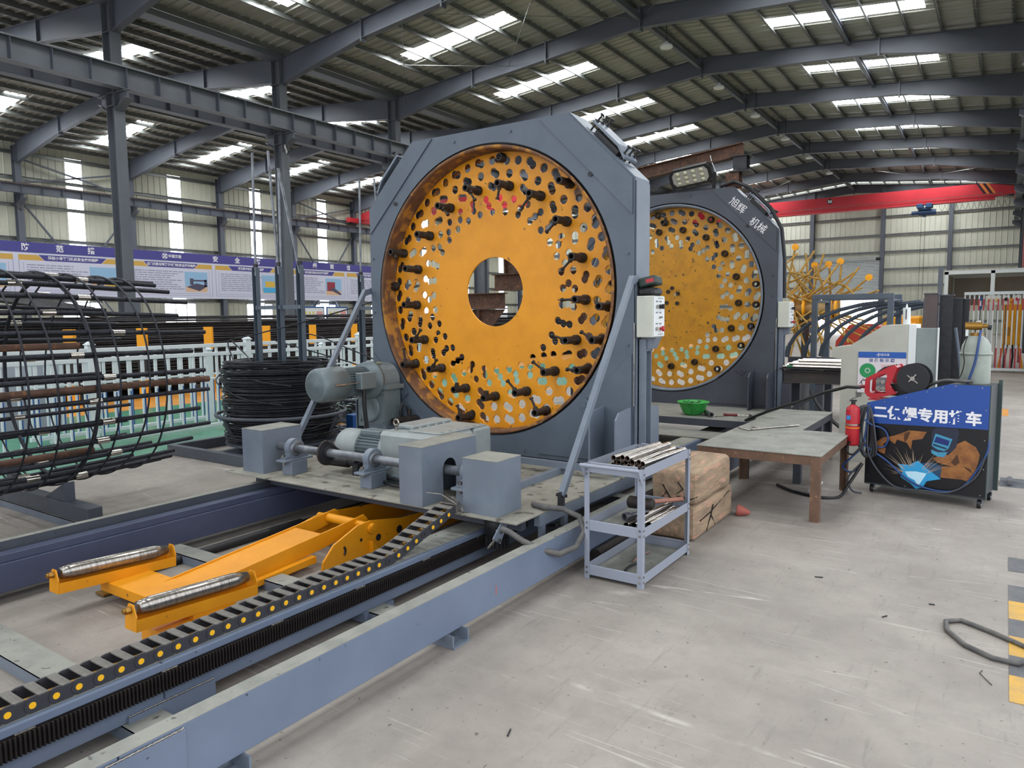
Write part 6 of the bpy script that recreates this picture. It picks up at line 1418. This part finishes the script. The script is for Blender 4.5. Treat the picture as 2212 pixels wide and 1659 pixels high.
# gas cylinder
t = thing('gas_cylinder', (-.21, 7.75, .12), 'pale grey-green gas cylinder with brass regulator standing in the welding cart', 'gas cylinder')
gx, gy = -.21, 7.72
part('bottle', MB().lathe((gx, gy, 0), (0, 0, 1), [(.12, .10), (.13, .118), (1.34, .118), (1.40, .11), (1.45, .085), (1.475, .055), (1.49, .045)], 32), gas_m, t)
part('steel_band', MB().lathe((gx, gy, 0), (0, 0, 1), [(1.315, .119), (1.315, .128), (1.335, .128), (1.335, .119)], 32, caps=False), gas_m, t)
part('neck_ring', MB().cyl((gx, gy, 1.475), (gx, gy, 1.51), .05, 18), brass, t)
part('valve', MB().cyl((gx, gy, 1.51), (gx, gy, 1.60), .02, 12).cyl((gx, gy, 1.60), (gx, gy, 1.62), .03, 10), steel, t)
rg = part('regulator', MB().cyl((gx - .09, gy - .03, 1.57), (gx + .04, gy - .03, 1.57), .035, 18).cyl((gx + .04, gy - .03, 1.57), (gx + .09, gy - .03, 1.57), .018, 10), brass, t, 'brass heater regulator')
part('gauge', MB().cyl((gx + .08, gy - .04, 1.56), (gx + .11, gy - .04, 1.555), .022, 12), black_pl, rg)
part('flow_tube', MB().cyl((gx - .075, gy - .04, 1.48), (gx - .075, gy - .04, 1.54), .012, 10), white_m, rg)
part('regulator_lead', MB().sweep(smooth_path([(gx - .07, gy - .05, 1.48), (gx - .09, gy - .14, 1.36), (gx - .08, gy - .15, 1.25), (gx - .1, gy - .15, 1.14), (gx - .14, gy - .16, 1.07)]), .005, 6), cable_b, rg)
part('gas_hose', MB().sweep(smooth_path([(gx + .03, gy - .05, 1.53), (gx + .02, gy - .13, 1.42), (gx - .0, gy - .15, 1.25), (gx - .05, gy - .15, 1.06)]), .011, 8), cable_blue, rg)
solo('cart_hose', MB().sweep(smooth_path([wp(.42, 1.0, -.2), wp(.52, 1.06, -.15), wp(.62, 1.09, -.12), wp(.72, 1.09, -.12), wp(.8, 1.085, -.2)]), .015, 8), rubber, 'thick grey hose lying over the top of the welding cart', 'hose')
# ================================================================== CONTROL CABINET
t = thing('control_cabinet', (-1.2, 9.15, 0), 'cream control cabinet with sloping top, green dial placard and open side door', 'cabinet')
part('cabinet_body', MB().prism([(-1.545, .0), (-.875, .0), (-.875, 1.565), (-1.117, 1.555), (-1.455, 1.33), (-1.645, 1.30), (-1.645, 1.19), (-1.545, 1.17)], 1, 9.0, 9.5), cab_m, t)
part('side_post', MB().bbox(-.874, -.80, 9.0, 9.5, 0, 1.565, .004), white_m, t)
dr_ = part('cabinet_door', MB().bbox(-.80, -.60, 9.02, 9.04, .3, 1.527, .004), mat('door_grey_green', '8b9591', .45, col2='5f6870', scale=1.2, amount=.7), t, 'grey inner face of the open door'); part('door_edge', MB().box(-.60, -.585, 9.0, 9.04, .3, 1.53), white_m, dr_)
pl_ = part('placard', MB().box(-1.363, -.886, 8.99, 8.999, .80, 1.262), mat('placard_pink', 'd9d2d6', .5), t)
part('blue_header', MB().box(-1.363, -.886, 8.986, 8.9899, 1.195, 1.262), mat('placard_blue', '1f55a8', .45), pl_)
part('emblem', MB().box(-1.163, -1.157, 8.985, 8.9858, 1.208, 1.25).box(-1.18, -1.14, 8.985, 8.9858, 1.226, 1.232), white_t, pl_)
part('header_lettering', text_mb('中国交建', .028, basis((-1.105, 8.985, 1.229), (1, 0, 0), (0, 0, 1))), white_t, pl_)
part('placard_lettering', text_mb('设 备 标 示 牌', .042, basis((-1.125, 8.9885, 1.165), (1, 0, 0), (0, 0, 1)), bold=.001), mat('print_indigo', '3a4d8c', .5), pl_)
part('green_dial', MB().cyl((-1.265, 8.9895, 1.05), (-1.265, 8.987, 1.05), .082, 32), mat('dial_green', '1f8f52', .45), pl_); part('dial_ring', MB().cyl((-1.265, 8.9868, 1.05), (-1.265, 8.9862, 1.05), .03, 20), mat('dial_ring_light', 'a9c0ac', .5), pl_)
part('dial_centre', MB().cyl((-1.265, 8.9860, 1.05), (-1.265, 8.9854, 1.05), .018, 16), MATS['dial_green'], pl_)
part('table_print', MB().box(-1.13, -.91, 8.988, 8.9898, 1.0, 1.125), mat('print_pink', 'd9b9bd', .5), pl_)
part('vent_slots', MB().box(-1.38, -1.32, 8.995, 8.9999, .80, .806).box(-1.38, -1.32, 8.995, 8.9999, .785, .791).box(-1.38, -1.32, 8.995, 8.9999, .77, .776).box(-1.38, -1.32, 8.995, 8.9999, .755, .761), dark_metal, t, kind='stuff')
t = thing('caulk_tube', (-.91, 9.1, 1.566), 'white printed tube standing on top of the control cabinet', 'tube')
part('body', MB().cyl((-.905, 9.1, 1.566), (-.91, 9.1, 1.75), .038, 18), white_m, t); part('nozzle', MB().cyl((-.91, 9.1, 1.75), (-.91, 9.1, 1.79), .012, 10, r1=.005), white_m, t); part('printed_text', MB().box(-.915, -.905, 9.061, 9.063, 1.62, 1.73), dark_metal, t)
# ================================================================== TUBE BENCH
t = thing('tube_bench', (-2.05, 10.2, 0), 'heavy steel bench of I-beams behind the table, loaded with bright tubes', 'bench')
part('bench_plate', MB().bbox(-2.46, -1.6, 9.95, 10.75, .965, .98, .002), dark_metal, t)
bm_ = MB(); 
for z in (.79, .945): bm_.box(-2.42, -1.6, 9.98, 10.12, z - .006, z + .006)
part('i_beam', bm_.box(-2.42, -1.6, 10.045, 10.055, .79, .94), mat('mill_steel', '4a4440', .6, col2='38353a', scale=3, amount=.8), t)
for x, w in ((-2.44, .11), (-2.02, .10)):
    for y in (9.99, 10.55): part('leg', MB().bbox(x, x + w, y, y + .1, 0, .784, .003), grey_dark, t)
part('brace', MB().bar((-2.3, 10.03, .42), (-1.95, 10.03, .7), .05, .05), grey_dark, t)
t2_ = None
for k in range(28):
    lv = k // 11; x_ = 0; y = 9.99 + .066 * (k % 11) + .03 * lv; z = 1.0 + .036 * lv
    solo('bench_tube', MB().tube((-2.45 + .1 * lv + rnd.uniform(-.03, .03), y, z), (-1.62, y + rnd.uniform(-.01, .01), z), .018, .015, 10), chrome, 'bright tube in the layers lying on the steel bench', 'tube', 'tubes on the steel bench')
solo('green_wrap', MB().lathe((-2.37, 9.99, 1.0), (1, 0, 0), [(0, .021), (.07, .021)], 14, caps=False), mat('green_tape', '2f6b4a', .5), 'dark green wrap around one tube on the bench', 'tape')
solo('black_arc_hose', MB().sweep(smooth_path([(-2.0, 9.7, .72), (-1.92, 9.6, .6), (-1.75, 9.4, .45), (-1.5, 9.2, .30)]), .022, 8), cable_b, 'thick black hose arching down from the bench to the cabinet', 'hose')
# ================================================================== STEEL RACK, UPRIGHT BEAMS
t = thing('arch_rib_rack', (-2, 12, 0), 'dark grey steel frame rack holding curved arch ribs', 'rack')
for x, y in ((-2.46, 12.0), (-1.41, 12.0), (-2.46, 13.0), (-1.41, 13.0), (-1.0, 12.6)): part('upright', MB().bbox(x - .04, x + .04, y - .04, y + .04, 0, 1.90, .004), grey_front, t)
for y in (12.0, 13.0): part('top_rail', MB().bbox(-2.50, -1.37, y - .04, y + .04, 1.90, 1.98, .004), grey_front, t)
for x in (-2.46, -1.41): part('side_rail', MB().bbox(x - .04, x + .04, 12.04, 12.96, 1.86, 1.90, .004), grey_front, t)
for k in range(5):
    x0_ = -2.9 + .22 * k; y_ = 12.15 + .2 * k
    P = [(x0_ + 1.55 * (1 - cos(R(a))), y_, 1.0 + .86 * sin(R(a)) ) for a in range(0, 85, 12)]
    mb = MB()
    for p, q in zip(P[:-1], P[1:]): mb.bar(p, q, .012, .07, (0, 1, 0)) if False else mb.bar(p, q, .08, .012); mb.bar(p, q, .012, .06)
    part('curved_rib', mb, grey_front, t)
t = thing('rib_stack_support', (-2.1, 12.6, 0), 'low dark trestle under the arch ribs', 'trestle')
for x in (-2.8, -2.0, -1.3): part('leg', MB().box(x - .05, x + .05, 12.2, 13.2, 0, .9), grey_dark, t)
part('cross_bar', MB().box(-2.9, -1.2, 12.25, 12.35, .9, 1.0), grey_dark, t)
for i, (x, y, z, w, mt) in enumerate(((-.82, 11.0, 1.93, .15, rust), (-.655, 11.2, 1.91, .15, dark_metal), (-.54, 11.45, 1.87, .12, dark_metal), (-.47, 11.6, 1.86, .11, dark_metal))):
    mb = MB().box(x - w / 2, x + w / 2, y - .08, y - .07, 0, z).box(x - w / 2, x + w / 2, y + .07, y + .08, 0, z).box(x - .005, x + .005, y - .07, y + .07, 0, z)
    t = thing('upright_i_beam', (x, y, 0), ('brownish I-beam standing on end, first of the row beside the cabinet', 'dark I-beam standing on end, second from the cabinet', 'dark I-beam standing on end, third from the cabinet', 'dark I-beam standing on end, last and nearest the gas cylinder')[i], 'steel beam', 'I-beams standing on end')
    part('i_section', mb, mt if i else mat('brown_mill_steel', '5a4d4b', .6, col2='40393b', scale=3, amount=.8), t); part('end_plate', MB().box(x - w / 2 - .01, x + w / 2 + .01, y - .09, y + .09, z, z + .012), grey_dark, t)
solo('leaning_arch', MB().sweep([(-.52 + .12 * sin(R(a)), 10.7, max(.02, 1.5 - .0143 * a)) for a in range(0, 110, 8)], .02, 6), grey_front, 'grey curved rib leaning on the upright I-beams', 'steel rib')
# ================================================================== YELLOW TRUSS MACHINE
t = thing('spoke_machine', (-3.8, 18, 0), 'yellow drum machine bristling with long weathered rods and pulleys', 'machine')
DR = [(-4.35, -3.24, 18)]
part('drum', MB().cyl((-4.9, 18.3, 1.84), (-3.2, 18.0, 1.80), .16, 24), mat('drum_tan', 'a98a58', .6, col2='8d7448', scale=3, amount=.7), t)
for x in (-4.2, -3.95, -3.35, -3.25): part('drum_flange', MB().cyl((x, 18.1, 1.82), (x + .05, 18.1, 1.82), .27, 20), yel_clean, t)
RODS = [[(-4.34, 2.21), (-4.16, 3.24), 1], [(-4.37, 2.86), (-4.1, 3.09), 0], [(-4.11, 2.55), (-3.73, 3.13), 0], [(-4.36, 2.39), (-3.83, 2.6), 0], [(-4.27, 2.1), (-3.42, 2.81), 1], [(-4.03, 2.07), (-3.17, 2.4), 0], [(-3.73, 2.28), (-3.53, 3.05), 0], [(-3.54, 2.32), (-3.17, 2.86), 1], [(-3.17, 2.43), (-3.15, 2.77), 0], [(-3.53, 2.11), (-2.88, 2.6), 0], [(-3.17, 2.12), (-2.78, 2.71), 0], [(-2.86, 2.22), (-2.57, 2.48), 1], [(-3.1, 2.12), (-2.7, 2.25), 0], [(-2.56, 2.12), (-2.37, 2.18), 0], [(-3.48, 2.13), (-3.69, 2.77), 0], [(-3.71, 2.28), (-3.72, 2.8), 1], [(-3.87, 2.57), (-3.92, 3.08), 0], [(-3.99, 2.17), (-4.23, 2.88), 0], [(-3.36, 2.12), (-3.4, 2.73), 0], [(-3.73, 2.28), (-4.0, 2.67), 0], [(-4.27, 2.68), (-3.51, 2.44), 0], [(-3.49, 2.41), (-3.06, 2.32), 0], [(-3.06, 2.32), (-2.87, 2.11), 0], [(-4.31, 2.09), (-3.77, 2.71), 0]]
ry = random.Random(11)
for (a, b, pl) in RODS:
    ya, yb = 18 + ry.uniform(-.2, .3), 18 + ry.uniform(-.3, .5)
    k_ = yb / 18; B = (b[0] * k_, yb, 1.7 + (b[1] - 1.7) * k_); Aa = (a[0] * ya / 18, ya, 1.7 + (a[1] - 1.7) * ya / 18)
    root = (-3.9 + ry.uniform(-.3, .5), 18.1, 1.82)
    o = part('rod', MB().cyl(Aa, B, .024, 6).cyl(Aa, root, .022, 6), yel_old, t)
    if pl: part('pulley', MB().cyl((B[0], B[1] - .04, B[2]), (B[0], B[1] + .04, B[2]), .075, 16).cyl((B[0], B[1] - .05, B[2]), (B[0], B[1] + .05, B[2]), .025, 8), yel_clean, o)
for i in range(30):
    a = R(ry.uniform(185, 355)); L1 = ry.uniform(.7, 1.6); p = V((-3.9 + ry.uniform(-.5, .7), 18 + ry.uniform(-.3, .3), 1.75)); q = p + V((L1 * cos(a), ry.uniform(-.4, .4), L1 * sin(a)))
    q.z = max(q.z, .03); part('rod', MB().cyl(p, q, .022, 6), yel_old, t)
part('base_frame', MB().box(-5.2, -2.6, 17.6, 17.7, .1, .2).box(-5.2, -2.6, 18.4, 18.5, .1, .2).box(-5.2, -5.1, 17.7, 18.4, 0, .9).box(-2.7, -2.6, 17.7, 18.4, 0, .9).box(-3.95, -3.85, 17.9, 18.2, .1, 1.7), dark_metal, t)
t = thing('red_machine', (-3.2, 20, 0), 'red machine body partly hidden behind the arch ribs', 'machine')
part('body', MB().prism([(-3.55, .3), (-2.2, .3), (-2.2, 1.25), (-2.7, 1.42), (-3.2, 1.4), (-3.5, 1.0)], 1, 19.6, 20.6), mat('machine_red', 'b8402f', .5), t)
for x in (-3.3, -2.4): part('wheel', MB().cyl((x, 19.5, .3), (x, 19.62, .3), .3, 20), black_pl, t)
t = thing('yellow_loader', (-3.4, 31, 0), 'small yellow loader parked far behind the cabinet', 'vehicle')
part('body', MB().bbox(-3.9, -2.6, 31, 32.5, .5, 1.55, .08), yel_clean, t); part('hood', MB().bbox(-3.2, -2.7, 30.6, 31, .6, 1.3, .06), yel_clean, t)
for x in (-3.7, -2.75): part('wheel', MB().cyl((x - .15, 30.85, .45), (x + .15, 30.85, .45), .45, 20), black_pl, t)
# ================================================================== SAFETY BARRIER, BOOTH, YELLOW CABINET
t = thing('safety_barrier', (-.1, 24.2, 0), 'red and white barred safety barrier at the back right of the hall', 'barrier')
rw_ = mat('barrier_red', 'b5404a', .5)
part('rail', MB().box(-1.0, .72, 24.16, 24.24, 2.16, 2.24), white_pl, t); part('rail', MB().box(-1.0, .72, 24.16, 24.24, .06, .13), white_pl, t)
x = -.98
while x < .72:
    b_ = part('bar', MB().box(x - .016, x + .016, 24.18, 24.22, .13, 2.16), white_pl, t)
    part('red_band', MB().box(x - .017, x + .017, 24.179, 24.221, 1.72, 2.04), rw_, b_); part('red_band', MB().box(x - .017, x + .017, 24.179, 24.221, .13, .68), rw_, b_); x += .112
t = thing('white_booth', (-.4, 25.6, 0), 'white steel-framed booth with beige sheet walls behind the barrier', 'booth')
for x, y in ((-1.5, 25), (-.36, 25.0), (.85, 25), (-1.5, 28), (.85, 28)): part('post', MB().box(x - .05, x + .05, y - .05, y + .05, 0, 2.86), white_m, t)
for y in (25, 28): part('beam', MB().box(-1.55, .9, y - .05, y + .05, 2.78, 2.88), white_m, t)
for x in (-1.5, .85): part('beam', MB().box(x - .05, x + .05, 25.05, 27.95, 2.78, 2.88), white_m, t)
part('back_sheet', MB().box(-1.45, .8, 27.98, 28.0, 1.9, 2.78), tarp, t); part('side_sheet', MB().box(-1.5, -1.49, 25.05, 27.95, 1.9, 2.78), tarp, t)
part('roof_sheet', MB().box(-1.55, .9, 24.95, 28.05, 2.885, 2.90), white_m, t)
solo('dark_post', MB().box(-1.37, -1.27, 19.95, 20.05, 0, 2.75), struct_m, 'dark steel post standing between the arch rack and the booth', 'post')
t = thing('yellow_switchboard', (.15, 25.3, 0), 'yellow switch cabinet on splayed legs behind the barrier', 'cabinet')
part('cabinet_body', MB().bbox(-.06, .36, 25.1, 25.45, .74, 2.0, .01), yel_clean, t); part('roof', MB().prism([(-.1, 1.98), (.4, 1.98), (.15, 2.08)], 1, 25.05, 25.5), yel_clean, t)
part('vent', MB().box(.0, .1, 25.09, 25.0999, 1.0, 1.25), mat('dark_yellow', 'b07a08', .5), t)
for x, dx in ((-.04, -.1), (.34, .1)): part('leg', MB().bar((x, 25.15, .74), (x + dx, 25.12, .0), .05, .05), yel_clean, t); part('leg', MB().bar((x, 25.4, .74), (x + dx, 25.45, .0), .05, .05), yel_clean, t)
part('cables', MB().sweep([(.05, 25.2, .74), (.02, 25.15, .4), (-.02, 25.1, .05)], .03, 6).sweep([(.18, 25.2, .74), (.2, 25.15, .4), (.17, 25.1, .05)], .03, 6), cable_b, t)
for i, (x, mt) in enumerate(((-.62, blue_p), (-.42, mat('sign_light', 'd7d8cf', .5)), (-.22, MATS['sign_light']), (-.02, MATS['sign_light']), (.24, MATS['sign_light']))):
    s_ = thing('warning_sign', (x, 24.6, 1.9), ('narrow blue sign behind the barrier', 'pale warning sign, leftmost of four behind the barrier', 'pale warning sign with yellow triangle, second behind the barrier', 'pale warning sign with black symbol, third behind the barrier', 'pale prohibition sign with red circle, rightmost behind the barrier')[i], 'sign')
    part('board', MB().box(x - .085, x + .085, 24.6, 24.61, 1.88, 2.14) if i else MB().box(x - .04, x + .04, 24.6, 24.61, 1.75, 2.1), mt, s_)
    part('symbol', (MB().prism([(x - .05, 1.98), (x + .05, 1.98), (x, 2.08)], 1, 24.59, 24.5995) if i in (1, 2) else MB().cyl((x, 24.5995, 2.03), (x, 24.59, 2.03), .05, 16)) if i else MB().box(x - .02, x + .02, 24.59, 24.5995, 1.85, 2.0), (white_t, MATS['sign_yellow'], MATS['sign_yellow'], black_pl, red_p)[i], s_)
    part('post', MB().cyl((x, 24.63, 0), (x, 24.63, 1.9), .015, 6), shaft_m, s_)
# cable bridge and floor bits at the right
t = thing('cable_ramp', (.6, 8.6, 0), 'grey ribbed cable ramp on the floor right of the welding cart', 'cable ramp')
part('ramp_body', MB().prism([(8.42, .0), (8.50, .045), (8.66, .045), (8.74, .0)], 0, .02, 1.4), shaft_m, t)
for i in range(7): part('ridge', MB().box(.08 + .18 * i, .12 + .18 * i, 8.44, 8.72, .02, .05), shaft_m, t)
solo('yellow_patch', MB().box(-.25, .10, 14.2, 15.2, .0005, .003), orange_floor, 'worn yellow painted patch on the floor behind the gas cylinder', 'marking')
